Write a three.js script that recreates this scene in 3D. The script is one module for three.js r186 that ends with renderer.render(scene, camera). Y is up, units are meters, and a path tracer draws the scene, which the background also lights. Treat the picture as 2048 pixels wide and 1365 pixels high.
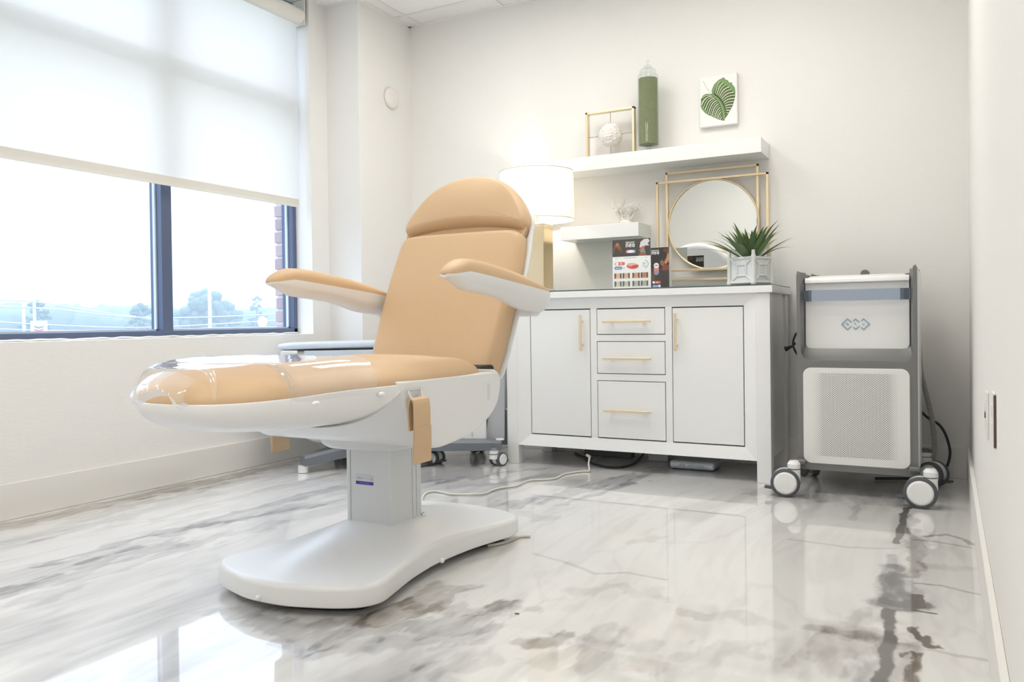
import * as THREE from 'three';
import { RoundedBoxGeometry } from 'three/addons/geometries/RoundedBoxGeometry.js';
import { mergeGeometries, mergeVertices } from 'three/addons/utils/BufferGeometryUtils.js';
import { RectAreaLightUniformsLib } from 'three/addons/lights/RectAreaLightUniformsLib.js';

// ---------------------------------------------------------------- camera, sky, light, exposure
const W = 2048, Hh = 1365, FPX = 1622.5, CAMH = 0.76, YAW = 0.4928, PITCH = -0.0104, ROLL = -0.0129, CX = 1024, CY = 659.2;
const scene = new THREE.Scene();
const camera = new THREE.PerspectiveCamera(2 * Math.atan(Hh / 2 / FPX) * 180 / Math.PI, W / Hh, 0.02, 600);
camera.position.set(0, CAMH, 0);
camera.rotation.order = 'YXZ';
camera.rotation.set(PITCH, YAW, ROLL);
camera.setViewOffset(W, Hh, 0, Hh / 2 - CY, W, Hh);
scene.add(camera);
camera.updateMatrixWorld(true);

const renderer = new THREE.WebGLRenderer({ antialias: true });
renderer.toneMapping = THREE.LinearToneMapping;
renderer.toneMappingExposure = 1.0;
renderer.shadowMap.enabled = true;
RectAreaLightUniformsLib.init();

// bright overcast sky: paler at the horizon, brighter and a little bluer towards the zenith
{
  const w = 16, h = 128, d = new Float32Array(w * h * 4);
  for (let j = 0; j < h; j++) {
    const el = ((j + 0.5) / h - 0.5) * Math.PI, s = Math.max(0, Math.sin(el)), k = Math.pow(s, 1.2);
    const c = [1.25 + 4.6 * k, 1.32 + 5.6 * k, 1.42 + 7.2 * k];
    for (let i = 0; i < w; i++) d.set([...c, 1], (j * w + i) * 4);
  }
  const t = new THREE.DataTexture(d, w, h, THREE.RGBAFormat, THREE.FloatType);
  t.mapping = THREE.EquirectangularReflectionMapping; t.magFilter = THREE.LinearFilter; t.minFilter = THREE.LinearFilter; t.needsUpdate = true;
  scene.background = t; scene.environment = t;
  scene.fog = new THREE.FogExp2(0xd8e6f2, .008);                 // summer haze over the road
}
// lit ceiling panels (2 x 4 ft) set into the tile grid, all above the picture
const LIGHT_SPOTS = [[-2.043, -2.928], [-0.843, -2.928], [-2.043, 0.072], [-0.843, 0.072]], PANEL_POWER = 6.1, PANEL_COLOR = [1.0, 0.965, 0.91];

// ---------------------------------------------------------------- helpers
let seed = 7;
const rnd = () => { seed = (seed * 1664525 + 1013904223) >>> 0; return seed / 4294967296; };
const rr = (a, b) => a + (b - a) * rnd();
const V = (x, y, z) => new THREE.Vector3(x, y, z);
const clamp = (x, a, b) => Math.min(b, Math.max(a, x));
const sst = (a, b, x) => { const t = clamp((x - a) / (b - a), 0, 1); return t * t * (3 - 2 * t); };
const lerp = (a, b, t) => a + (b - a) * t;
const taken = new Map();
function numbered(n) { const k = taken.get(n) ?? 0; taken.set(n, k + 1); return k ? `${n}_${String(k).padStart(3, '0')}` : n; }
const RC = new THREE.Matrix4().extractRotation(camera.matrixWorld);
function ray(u, v) { return V((u - CX) / FPX, -(v - CY) / FPX, -1).applyMatrix4(RC); }
function atY(u, v, y = 0) { const d = ray(u, v); return V(0, CAMH, 0).addScaledVector(d, (y - CAMH) / d.y); }
function atZ(u, v, z) { const d = ray(u, v); return V(0, CAMH, 0).addScaledVector(d, z / d.z); }
function atX(u, v, x) { const d = ray(u, v); return V(0, CAMH, 0).addScaledVector(d, x / d.x); }

function thing(name, label, category, pos = [0, 0, 0], group) {
  const o = new THREE.Group(); o.name = numbered(name); o.position.set(...pos); o.userData = { label, category };
  if (group) o.userData.group = group;
  scene.add(o); return o;
}
const rootOf = (o) => { while (o.parent && o.parent !== scene) o = o.parent; return o; };
// geometry in world places -> a part of its thing
function part(parent, name, geo, mat, world = true) {
  if (world) { const p = rootOf(parent).position; geo.translate(-p.x, -p.y, -p.z); }
  const m = new THREE.Mesh(geo, mat); m.name = name; m.castShadow = m.receiveShadow = true; parent.add(m); return m;
}
function solo(name, geo, mat, label, category, group) {
  const m = new THREE.Mesh(geo, mat); m.name = numbered(name); m.castShadow = m.receiveShadow = true; m.userData = { label, category };
  if (group) m.userData.group = group;
  scene.add(m); return m;
}
function struct(name, geo, mat, label, category) {
  const m = new THREE.Mesh(geo, mat); m.name = name; m.castShadow = m.receiveShadow = true; m.userData = { kind: 'structure', label, category };
  scene.add(m); return m;
}
function structGroup(name, label, category) { const g = new THREE.Group(); g.name = name; g.userData = { kind: 'structure', label, category }; scene.add(g); return g; }
function bx(x0, x1, y0, y1, z0, z1, r = 0, seg = 2) {
  const w = x1 - x0, h = y1 - y0, d = z1 - z0;
  const g = r > 0 ? new RoundedBoxGeometry(w, h, d, seg, Math.min(r, w / 2.01, h / 2.01, d / 2.01)) : new THREE.BoxGeometry(w, h, d);
  g.translate((x0 + x1) / 2, (y0 + y1) / 2, (z0 + z1) / 2); return g;
}
const clean = (g) => { g = g.index ? g.toNonIndexed() : g; for (const k of Object.keys(g.attributes)) if (!['position', 'normal', 'uv'].includes(k)) g.deleteAttribute(k); return g; };
const join = (list) => mergeGeometries(list.map(clean));
function curve(pts, closed = false, tension = 0.5) { return new THREE.CatmullRomCurve3(pts.map((p) => p.isVector3 ? p : V(...p)), closed, 'catmullrom', tension); }
function tube(pts, r, n = 40, m = 8, closed = false) { return new THREE.TubeGeometry(curve(pts, closed), n, r, m, closed); }
function cyl(r0, r1, h, x, y, z, n = 24) { const g = new THREE.CylinderGeometry(r1, r0, h, n); g.translate(x, y + h / 2, z); return g; }
function rod(a, b, r, n = 8) {
  const d = b.clone().sub(a), g = new THREE.CylinderGeometry(r, r, d.length(), n);
  g.applyQuaternion(new THREE.Quaternion().setFromUnitVectors(V(0, 1, 0), d.clone().normalize())); g.translate((a.x + b.x) / 2, (a.y + b.y) / 2, (a.z + b.z) / 2); return g;
}
function grid(fn, nu, nv, closeU = false, closeV = false) {
  const p = [], uv = [], ix = [];
  for (let i = 0; i <= nu; i++) for (let j = 0; j <= nv; j++) {
    const q = fn(closeU && i === nu ? 0 : i / nu, closeV && j === nv ? 0 : j / nv); p.push(q.x, q.y, q.z); uv.push(i / nu, j / nv);
  }
  for (let i = 0; i < nu; i++) for (let j = 0; j < nv; j++) { const a = i * (nv + 1) + j, b = a + nv + 1; ix.push(a, b, a + 1, b, b + 1, a + 1); }
  const g = new THREE.BufferGeometry(); g.setAttribute('position', new THREE.Float32BufferAttribute(p, 3)); g.setAttribute('uv', new THREE.Float32BufferAttribute(uv, 2)); g.setIndex(ix);
  g.computeVertexNormals();
  return g;
}
// rings of points (each the same count, closed) -> one closed skin with smooth normals
function loft(rings, capA = true, capB = true, flip = false) {
  const n = rings[0].length, p = [], uv = [], ix = [];
  rings.forEach((r, i) => r.forEach((q, j) => { p.push(q.x, q.y, q.z); uv.push(j / n, i / (rings.length - 1)); }));
  for (let i = 0; i + 1 < rings.length; i++) for (let j = 0; j < n; j++) { const a = i * n + j, b = i * n + (j + 1) % n, c = a + n, d = b + n; flip ? ix.push(a, b, c, b, d, c) : ix.push(a, c, b, b, c, d); }
  const cap = (r, base, f) => { const c = r.reduce((s, q) => s.add(q), V(0, 0, 0)).multiplyScalar(1 / n), k = p.length / 3; p.push(c.x, c.y, c.z); uv.push(.5, .5); for (let j = 0; j < n; j++) { const a = base + j, b = base + (j + 1) % n; f ? ix.push(k, a, b) : ix.push(k, b, a); } };
  if (capA) cap(rings[0], 0, !flip); if (capB) cap(rings[rings.length - 1], (rings.length - 1) * n, flip);
  const g = new THREE.BufferGeometry(); g.setAttribute('position', new THREE.Float32BufferAttribute(p, 3)); g.setAttribute('uv', new THREE.Float32BufferAttribute(uv, 2)); g.setIndex(ix); g.computeVertexNormals();
  return g;
}
function outline(pts2, n = 96) {   // smooth closed outline through 2-D points
  return new THREE.CatmullRomCurve3(pts2.map(([a, b]) => V(a, b, 0)), true, 'centripetal').getSpacedPoints(n).slice(0, n).map((q) => [q.x, q.y]);
}
function inset(o, d) {
  const n = o.length; let area = 0; o.forEach((p, i) => { const q = o[(i + 1) % n]; area += p[0] * q[1] - q[0] * p[1]; }); const s = area > 0 ? 1 : -1;
  return o.map((p, i) => { const a = o[(i + n - 1) % n], b = o[(i + 1) % n], dx = b[0] - a[0], dy = b[1] - a[1], l = Math.hypot(dx, dy) || 1; return [p[0] - s * dy / l * d, p[1] + s * dx / l * d]; });
}
// a padded shape: outline (a,b), edges rounded over `edge`, face height `h`, crown added at the middle; map(a,b,c) gives the place
function pillow(o, h0, h, edge, crown, map, back = true) {
  const rings = [], n = o.length, c = o.reduce((s, p) => [s[0] + p[0] / n, s[1] + p[1] / n], [0, 0]);
  const A = Math.max(...o.map((p) => Math.abs(p[0] - c[0]))), B0 = Math.min(...o.map((p) => p[1])), B1 = Math.max(...o.map((p) => p[1]));
  const f = (a, b) => Math.max(0, 1 - ((a - c[0]) / A) ** 2) * Math.max(0, 1 - ((b - (B0 + B1) / 2) / ((B1 - B0) / 2)) ** 2);
  const put = (q, y, w = 0) => rings.push(q.map(([a, b]) => map(a, b, y + crown * w * f(a, b))));
  if (back) { put(inset(o, edge * 0.5), h0); }
  put(o, h0 + (back ? Math.min(.004, (h - h0) * .15) : 0));
  for (let k = 1; k <= 7; k++) { const t = k / 7 * Math.PI / 2; put(inset(o, edge * (1 - Math.cos(t))), lerp(h0 + .004, h, Math.sin(t)), Math.sin(t)); }
  const last = inset(o, edge);
  for (let k = 1; k <= 10; k++) { const t = k / 10.5; put(last.map((p) => [lerp(p[0], c[0], t), lerp(p[1], c[1], t)]), h, 1); }
  return loft(rings, back, true, false);
}
function canvasTex(w, h, draw, rep) {
  const cv = document.createElement('canvas'); cv.width = w; cv.height = h; draw(cv.getContext('2d'), w, h);
  const t = new THREE.CanvasTexture(cv); t.colorSpace = THREE.SRGBColorSpace; t.magFilter = THREE.LinearFilter; if (rep) { t.wrapS = t.wrapT = THREE.RepeatWrapping; t.repeat.set(...rep); } return t;
}
// value noise
const hash = (x, y) => { let h = Math.imul(x, 374761393) + Math.imul(y, 668265263) | 0; h = Math.imul(h ^ (h >>> 13), 1274126177); return ((h ^ (h >>> 16)) >>> 0) / 4294967296; };
function vn(x, y) { const i = Math.floor(x), j = Math.floor(y), a = x - i, b = y - j, u = a * a * (3 - 2 * a), w = b * b * (3 - 2 * b); return lerp(lerp(hash(i, j), hash(i + 1, j), u), lerp(hash(i, j + 1), hash(i + 1, j + 1), u), w); }
function fbm(x, y, o = 4) { let s = 0, a = .5, t = 0; for (let k = 0; k < o; k++) { s += a * vn(x, y); t += a; a *= .5; x = x * 2.03 + 17.1; y = y * 2.03 + 9.7; } return s / t; }
function greyTex(n, f, rep) {
  const d = new Uint8Array(n * n * 4); for (let j = 0; j < n; j++) for (let i = 0; i < n; i++) { const v = clamp(f(i / n, j / n), 0, 1) * 255; d.set([v, v, v, 255], (j * n + i) * 4); }
  const t = new THREE.DataTexture(d, n, n); t.magFilter = THREE.LinearFilter; t.wrapS = t.wrapT = THREE.RepeatWrapping; if (rep) t.repeat.set(...rep); t.needsUpdate = true; return t;
}
const lin = (r, g, b) => new THREE.Color().setRGB(r, g, b);
const std = (c, roughness = .5, o = {}) => new THREE.MeshStandardMaterial({ color: Array.isArray(c) ? lin(...c) : c, roughness, metalness: 0, ...o });
const phys = (c, roughness = .5, o = {}) => new THREE.MeshPhysicalMaterial({ color: Array.isArray(c) ? lin(...c) : c, roughness, metalness: 0, ...o });

// ---------------------------------------------------------------- materials
const wallBump = greyTex(256, (u, v) => fbm(u * 40, v * 40, 3));
wallBump.repeat.set(6, 6);
const M = {
  wall: std([.865, .85, .82], .62, { bumpMap: wallBump, bumpScale: .0004 }),
  trim: std([.85, .83, .79], .38),
  ceiling: std([.90, .89, .87], .85, { bumpMap: wallBump, bumpScale: .001 }),
  tee: std([.84, .83, .80], .45),
  frame: phys([.085, .115, .20], .38, { clearcoat: .25, clearcoatRoughness: .3 }),
  gasket: std([.03, .035, .05], .6),
  blindTape: std([.75, .73, .68], .5),
  glass: phys([.97, .99, 1], .0, { transmission: 1, thickness: 0, ior: 1.5 }),
  whitePaint: phys([.88, .88, .865], .32, { clearcoat: .2, clearcoatRoughness: .3 }),
  plastic: phys([.87, .87, .865], .33, { clearcoat: .25, clearcoatRoughness: .25 }),
  plasticGrey: phys([.75, .77, .78], .35, { clearcoat: .2, clearcoatRoughness: .3 }),
  column: phys([.76, .78, .79], .38, { metalness: .1 }),
  gold: phys([.84, .68, .44], .38, { metalness: .7 }),
  paleGold: phys([.85, .72, .50], .35, { metalness: .6 }),
  chrome: phys([.8, .8, .8], .12, { metalness: 1 }),
  darkGrey: phys([.10, .10, .10], .45),
  black: std([.012, .012, .014], .5),
  cartGrey: phys([.20, .20, .195], .38, { metalness: .25 }),
  devGrey: phys([.17, .185, .21], .4),
  devBlue: phys([.60, .68, .78], .35),
  rubber: std([.09, .095, .105], .6),
  purple: std([.09, .035, .30], .4),
  cable: std([.72, .69, .62], .45),
};
const leatherBump = greyTex(256, (u, v) => .5 * fbm(u * 60, v * 60, 2) + .5 * vn(u * 120, v * 120));
leatherBump.repeat.set(5, 5);
M.leather = phys([.68, .47, .275], .48, { bumpMap: leatherBump, bumpScale: .0003, sheen: .2, sheenRoughness: .5, sheenColor: lin(.9, .7, .5) });

// ---------------------------------------------------------------- room shell
const XL = -3.275, XR = 0.089, ZB = -4.303, ZF = 1.3, YC = 2.65, XCOL = -3.029, ZCOL = -3.785;
const SILL = 0.70, WZ0 = -3.638, WZ1 = -0.72, XOUT = -3.487;

// floor: marbled epoxy, streaks swept along the room, poured dark veins where the photograph has them
const FX0 = -3.4, FX1 = 0.2, FZ0 = -4.4, FZ1 = 0.0;
{
  const w = 1440, h = 1760, col = new Uint8Array(w * h * 4);
  const P = (u, v) => { const q = atY(u, v); return [q.x, q.z]; };
  // strokes: pixel polyline, width in metres, strength, tone (0 grey, 1 brown), raggedness
  const S = [
    [[[0, 1195], [110, 1160], [210, 1122], [330, 1088]], .07, .55, .1, 1], [[[60, 1210], [200, 1150], [420, 1080], [560, 1045]], .05, .35, 0, 1],
    [[[90, 1130], [200, 1100], [330, 1062], [480, 1040], [640, 1010]], .035, .45, .1, 1], [[[330, 1070], [450, 1035], [580, 1000], [690, 975]], .05, .5, 0, 1],
    [[[430, 1050], [560, 1020], [690, 1000]], .05, .35, 0, 1], [[[300, 1040], [420, 1010], [560, 975], [660, 950]], .04, .32, .2, 1],
    [[[0, 1056], [200, 1012], [400, 966], [600, 922]], .085, .62, .8, .5], [[[150, 1040], [330, 1000], [520, 955]], .06, .35, .5, 1], [[[0, 1090], [200, 1045], [420, 990]], .06, .3, .5, 1],
    [[[850, 965], [960, 955], [1090, 935]], .05, .5, .1, 1], [[[900, 975], [1000, 968], [1100, 950]], .04, .35, .2, 1],
    [[[1010, 1010], [1090, 1000], [1180, 980], [1260, 958], [1330, 938]], .075, .62, 0, 1], [[[1120, 1012], [1210, 985], [1300, 950]], .03, .5, 0, 1],
    [[[1030, 1030], [1100, 1040]], .06, .3, 0, 1], [[[1270, 1085], [1330, 1072]], .03, .22, .3, 1],
    [[[470, 1215], [600, 1260], [780, 1270], [960, 1240], [1010, 1225]], .09, .55, .35, 1], [[[760, 1240], [850, 1205], [900, 1180]], .07, .62, .85, 1], [[[820, 1210], [930, 1225], [1010, 1215]], .05, .4, .8, 1],
    [[[560, 1290], [700, 1300], [850, 1290], [960, 1270]], .05, .4, .1, 1], [[[880, 1340], [940, 1325], [1000, 1310]], .06, .34, .3, 1],
    [[[1045, 1278], [1085, 1285], [1120, 1275]], .04, .62, .6, .8], [[[1165, 1345], [1195, 1300], [1235, 1250]], .04, .3, .6, 1], [[[1090, 1330], [1140, 1310], [1190, 1290]], .05, .2, .7, 1],
    [[[1070, 1108], [1130, 1125], [1190, 1148], [1255, 1146], [1330, 1160]], .012, .35, .3, .4], [[[1150, 1180], [1250, 1175], [1310, 1195]], .05, .2, .2, 1],
    [[[1380, 1225], [1480, 1235], [1560, 1252]], .04, .25, .5, 1], [[[1290, 1330], [1400, 1310], [1500, 1300]], .08, .22, .5, 1],
    [[[1625, 1252], [1700, 1268], [1762, 1280]], .035, .4, .6, .6], [[[1640, 1320], [1700, 1290], [1760, 1285]], .08, .3, .6, 1], [[[1730, 1225], [1700, 1250], [1680, 1270]], .06, .3, .5, 1],
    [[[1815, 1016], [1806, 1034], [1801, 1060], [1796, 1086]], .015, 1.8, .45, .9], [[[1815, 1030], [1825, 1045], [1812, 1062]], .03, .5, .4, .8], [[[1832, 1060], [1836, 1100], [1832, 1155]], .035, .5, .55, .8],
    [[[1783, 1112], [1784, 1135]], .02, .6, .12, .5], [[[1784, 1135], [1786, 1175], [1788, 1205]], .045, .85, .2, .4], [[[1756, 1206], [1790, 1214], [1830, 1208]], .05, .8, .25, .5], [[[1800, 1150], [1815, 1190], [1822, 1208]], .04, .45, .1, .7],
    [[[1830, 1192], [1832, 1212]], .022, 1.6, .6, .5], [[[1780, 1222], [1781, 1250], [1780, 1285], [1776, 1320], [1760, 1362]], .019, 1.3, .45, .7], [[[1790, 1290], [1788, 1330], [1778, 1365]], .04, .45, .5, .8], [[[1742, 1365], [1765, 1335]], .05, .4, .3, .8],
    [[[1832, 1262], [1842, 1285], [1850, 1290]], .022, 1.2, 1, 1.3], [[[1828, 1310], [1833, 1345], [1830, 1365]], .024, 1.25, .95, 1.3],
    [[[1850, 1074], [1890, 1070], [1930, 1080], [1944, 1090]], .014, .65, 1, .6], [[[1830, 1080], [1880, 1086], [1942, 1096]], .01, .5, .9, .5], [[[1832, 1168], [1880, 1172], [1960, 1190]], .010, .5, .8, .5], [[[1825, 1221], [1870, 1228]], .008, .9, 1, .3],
    [[[1850, 1130], [1900, 1135], [1950, 1140]], .05, .22, .9, 1], [[[1860, 1300], [1920, 1312], [1970, 1322]], .012, .35, .8, .6], [[[1580, 1080], [1700, 1096], [1790, 1098]], .012, .35, .5, .5], [[[1700, 1040], [1715, 1010]], .02, .3, .6, 1],
    [[[1560, 985], [1700, 1000], [1800, 1005]], .12, .35, .3, 1],
  ].map(([pts, wd, k, tone, rag]) => { const q = pts.map(([u, v]) => P(u, v)), xs = q.map((p) => p[0]), zs = q.map((p) => p[1]), m = wd * 2.2; return { q, wd, k, tone, rag, b: [Math.min(...xs) - m, Math.max(...xs) + m, Math.min(...zs) - m, Math.max(...zs) + m] }; });
  const rows = [];
  for (let j = 0; j < h; j++) {
    const z = lerp(FZ0, FZ1, (j + .5) / h), near = S.filter((s) => z > s.b[2] && z < s.b[3]);
    for (let i = 0; i < w; i++) {
      const x = lerp(FX0, FX1, (i + .5) / w);
      const wx = x + .22 * (fbm(x * 1.3 + 5, z * .7 + 3, 3) - .5), wz = z + .5 * (fbm(x * 1.1 + 31, z * .8 + 7, 3) - .5);
      const s1 = fbm(wx * 5.5, wz * 1.15, 5), s2 = fbm(wx * 14 + 40, wz * 2.6 + 11, 4), s3 = fbm(wx * 34 + 9, wz * 5 + 71, 3), fine = fbm(x * 60, z * 22, 3), cl = fbm(wx * 1.6 + 80, wz * .9 + 60, 3), pl = fbm(wx * 2.6 + 7, wz * 2.2 + 90, 4);
      const leftish = sst(-.10, .10, .55 * (fbm(x * 2.2 + 12, z * 1.4 + 44, 4) - .5) * 2 - (x + 1.55) * .42);   // two pours meet along a ragged line: one streaky, one cloudy
      const ridge = 1 - Math.abs(2 * fbm(wx * 4.2 + 19, wz * 1.3 + 33, 4) - 1);
      let g = leftish * (.16 * sst(.35, .62, cl) + .36 * sst(.48, .76, s1) + .24 * sst(.50, .74, s2) * sst(.38, .62, s1 + .1) + .14 * sst(.5, .75, s3) + .16 * sst(.90, .99, ridge));
      g += (1 - leftish) * (.20 * sst(.52, .66, pl) * sst(.40, .6, s2) + .12 * sst(.5, .75, s2) + .07 * sst(.5, .7, s3) + .10 * sst(.94, .995, ridge));
      let tone = lerp(.62, .12, leftish);
      for (const s of near) {
        if (x < s.b[0] || x > s.b[1]) continue;
        let best = 1e9;
        const jx = x + s.rag * s.wd * 1.3 * (fbm(x * 26 + 3, z * 11, 4) - .5) * 2, jz = z + s.rag * s.wd * 1.5 * (fbm(x * 18 + 50, z * 9 + 20, 4) - .5) * 2;
        for (let a = 0; a + 1 < s.q.length; a++) {
          const [x0, z0] = s.q[a], [x1, z1] = s.q[a + 1], dx = x1 - x0, dz = z1 - z0, t = clamp(((jx - x0) * dx + (jz - z0) * dz) / (dx * dx + dz * dz + 1e-9), 0, 1);
          best = Math.min(best, Math.hypot(jx - x0 - dx * t, jz - z0 - dz * t));
        }
        const k = s.k * sst(s.wd, s.wd * .45, best) * lerp(1, .25 + 1.0 * s2 + .5 * s3, Math.min(1, s.rag)) * (.8 + .4 * fine);
        tone = lerp(tone, s.tone, clamp(k * 1.6, 0, 1)); g = g + k * (1 - .5 * clamp(g, 0, 1));
      }
      g = clamp(g * (.88 + .24 * fine), 0, 1.25);
      const white = [.775, .765, .745], ink = [.075, .06, .05], grey = clamp(tone, 0, 1), dark = [lerp(.31, .24, grey), lerp(.315, .19, grey), lerp(.345, .135, grey)];
      const t = clamp(g, 0, 1), deep = clamp(g - .75, 0, .5) * 1.4;
      const o = (j * w + i) * 4;
      for (let c = 0; c < 3; c++) {
        const e = lerp(lerp(white[c], dark[c], t), ink[c], deep);
        col[o + c] = 255 * (e <= .0031308 ? e * 12.92 : 1.055 * Math.pow(e, 1 / 2.4) - .055);
      }
      col[o + 3] = 255;
    }
  }
  const t = new THREE.DataTexture(col, w, h); t.colorSpace = THREE.SRGBColorSpace; t.magFilter = THREE.LinearFilter; t.wrapS = t.wrapT = THREE.MirroredRepeatWrapping; t.needsUpdate = true;
  const peel = greyTex(512, (u, v) => { const a = u * 6.2832, s = (k) => vn(u * k, v * k); return .6 * s(46) + .4 * s(110); });
  peel.repeat.set(3.2, 3.9);
  M.floor = phys([1, 1, 1], .32, { map: t, bumpMap: peel, bumpScale: .00028, clearcoat: 1, clearcoatRoughness: .035 });
  const g = bx(XOUT, XR + .15, -.12, 0, ZB - .15, ZF + .15), uv = g.attributes.uv, p = g.attributes.position;
  for (let i = 0; i < p.count; i++) uv.setXY(i, (p.getX(i) - FX0) / (FX1 - FX0), (p.getZ(i) - FZ0) / (FZ1 - FZ0));
  struct('floor', g, M.floor, 'glossy white and grey marbled epoxy floor', 'floor');
}
// walls with thickness
{
  const wl = structGroup('wall_left', 'white painted window wall with exterior brick return', 'wall');
  part(wl, 'wall_below_window', bx(XOUT, XL, 0, SILL, WZ0, ZF + .15), M.wall);
  part(wl, 'wall_pier', bx(XOUT, XL, 0, YC + .1, ZB - .15, WZ0), M.wall);
  part(wl, 'wall_pier', bx(XOUT, XL, SILL, YC + .1, WZ1, ZF + .15), M.wall);
  part(wl, 'wall_header', bx(XOUT, XL, YC, YC + .35, WZ0, WZ1), M.wall);
  // brick return outside the glass, one brick to each course
  const bricks = [0, 1, 2].map((k) => std([[.44, .35, .38], [.40, .32, .36], [.48, .38, .40]][k], .85));
  const bg = [bx(0, .076, 0, .066, 0, .2, .004, 1), bx(0, .082, 0, .066, 0, .2, .004, 1)];
  part(wl, 'mortar', bx(-3.558, XOUT, .2, YC + .3, WZ0 - .22, WZ0 - .008), std([.70, .69, .67], .9));
  for (let k = 0; k < 27; k++) { const m = new THREE.Mesh(bg[k % 2], bricks[(k * 7) % 3]); m.name = 'brick'; m.position.set(XOUT - .079 - (k % 2 ? .006 : 0), .535 + k * .079, WZ0 - .2); m.castShadow = m.receiveShadow = true; wl.add(m); }
  struct('wall_back', bx(XOUT, XR + .15, 0, YC + .1, ZB - .15, ZB), M.wall, 'plain off-white back wall behind the sideboard', 'wall');
  struct('wall_right', bx(XR, XR + .15, 0, YC + .1, ZB, ZF + .15), M.wall, 'plain off-white wall with two outlet plates', 'wall');
  struct('wall_front', bx(XL, XR, 0, YC + .1, ZF, ZF + .15), M.wall, 'plain off-white wall facing the sideboard wall', 'wall');
  struct('wall_pillar', bx(XL - .02, XCOL, 0, YC + .05, ZB - .02, ZCOL, .004, 1), M.wall, 'square boxed-out pillar in the room corner', 'wall');
  const H = .145, T = .015;
  const base = (x0, x1, z0, z1) => { const g = bx(x0, x1, 0, H, z0, z1, .003, 1); return g; };
  struct('baseboard_left', base(XL, XL + T, ZCOL, ZF), M.trim, 'tall flat white baseboard under the window', 'baseboard');
  struct('baseboard_back', base(XCOL, XR, ZB, ZB + T), M.trim, 'tall flat white baseboard on the back wall', 'baseboard');
  struct('baseboard_right', base(XR - T, XR, ZB + T, ZF), M.trim, 'tall flat white baseboard under the outlet plates', 'baseboard');
  struct('baseboard_pillar', join([base(XL + T, XCOL + T, ZCOL, ZCOL + T), base(XCOL, XCOL + T, ZB + T, ZCOL)]), M.trim, 'tall flat white baseboard round the pillar', 'baseboard');
}
// suspended ceiling: tiles lie in a grid of tees
{
  const c = structGroup('ceiling', 'white suspended tile ceiling in a metal grid', 'ceiling');
  part(c, 'ceiling_deck', bx(XOUT, XR + .15, YC + .10, YC + .2, ZB - .15, ZF + .15), M.ceiling);
  const xs = [], zs = [];
  for (let x = -2.943 - .6; x < XR + .6; x += .6) xs.push(x);
  for (let z = -4.128 - .6; z < ZF + .6; z += .6) zs.push(z);
  const cl = (v, a, b) => clamp(v, a, b);
  for (let i = 0; i + 1 < xs.length; i++) for (let j = 0; j + 1 < zs.length; j++) {
    const x0 = cl(xs[i], XL - .1, XR), x1 = cl(xs[i + 1], XL - .1, XR), z0 = cl(zs[j], ZB, ZF), z1 = cl(zs[j + 1], ZB, ZF);
    if (x1 - x0 < .03 || z1 - z0 < .03) continue;
    const cx = (xs[i] + xs[i + 1]) / 2, cz = (zs[j] + zs[j + 1]) / 2;
    if (LIGHT_SPOTS.some(([a, b]) => Math.abs(a - cx) < .31 && Math.abs(b - cz) < .6)) continue;
    part(c, 'ceiling_tile', bx(x0 + .013, x1 - .013, YC + .004, YC + .02, z0 + .013, z1 - .013), M.ceiling);
  }
  for (const x of xs) if (x > XL && x < XR) part(c, 'grid_tee', bx(x - .012, x + .012, YC - .002, YC + .03, ZB, ZF), M.tee);
  for (const z of zs) if (z > ZB && z < ZF) part(c, 'grid_cross_tee', bx(XL - .1, XR, YC - .0015, YC + .028, z - .012, z + .012), M.tee);
  part(c, 'wall_angle', join([bx(XCOL, XR, YC - .002, YC + .02, ZB, ZB + .022), bx(XCOL, XCOL + .022, YC - .002, YC + .02, ZB, ZCOL), bx(XL, XCOL + .022, YC - .002, YC + .02, ZCOL, ZCOL + .022), bx(XR - .022, XR, YC - .002, YC + .02, ZB, ZF)]), M.tee);
  const glow = new THREE.MeshStandardMaterial({ color: lin(.9, .9, .9), emissive: lin(...PANEL_COLOR), emissiveIntensity: 3, roughness: .6 });
  LIGHT_SPOTS.forEach(([x, z], k) => {
    const l = thing('ceiling_light', ['recessed ceiling light panel above the treatment chair backrest', 'recessed ceiling light panel between chair and outlet wall', 'recessed ceiling light panel beyond the chair footrest', 'recessed ceiling light panel away from chair, along the outlet wall'][k], 'light', [x, YC, z], 'ceiling light panels');
    part(l, 'light_frame', join([bx(x - .3, x + .3, YC - .003, YC + .05, z - .6, z - .585), bx(x - .3, x + .3, YC - .003, YC + .05, z + .585, z + .6), bx(x - .3, x - .285, YC - .003, YC + .05, z - .6, z + .6), bx(x + .285, x + .3, YC - .003, YC + .05, z - .6, z + .6)]), M.tee);
    part(l, 'diffuser', bx(x - .285, x + .285, YC + .012, YC + .02, z - .585, z + .585), glow);
    const a = new THREE.RectAreaLight(lin(...PANEL_COLOR), PANEL_POWER, .56, 1.15); a.position.set(0, .005, 0); a.rotation.x = -Math.PI / 2; a.castShadow = true; l.add(a);
  });
}
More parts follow.
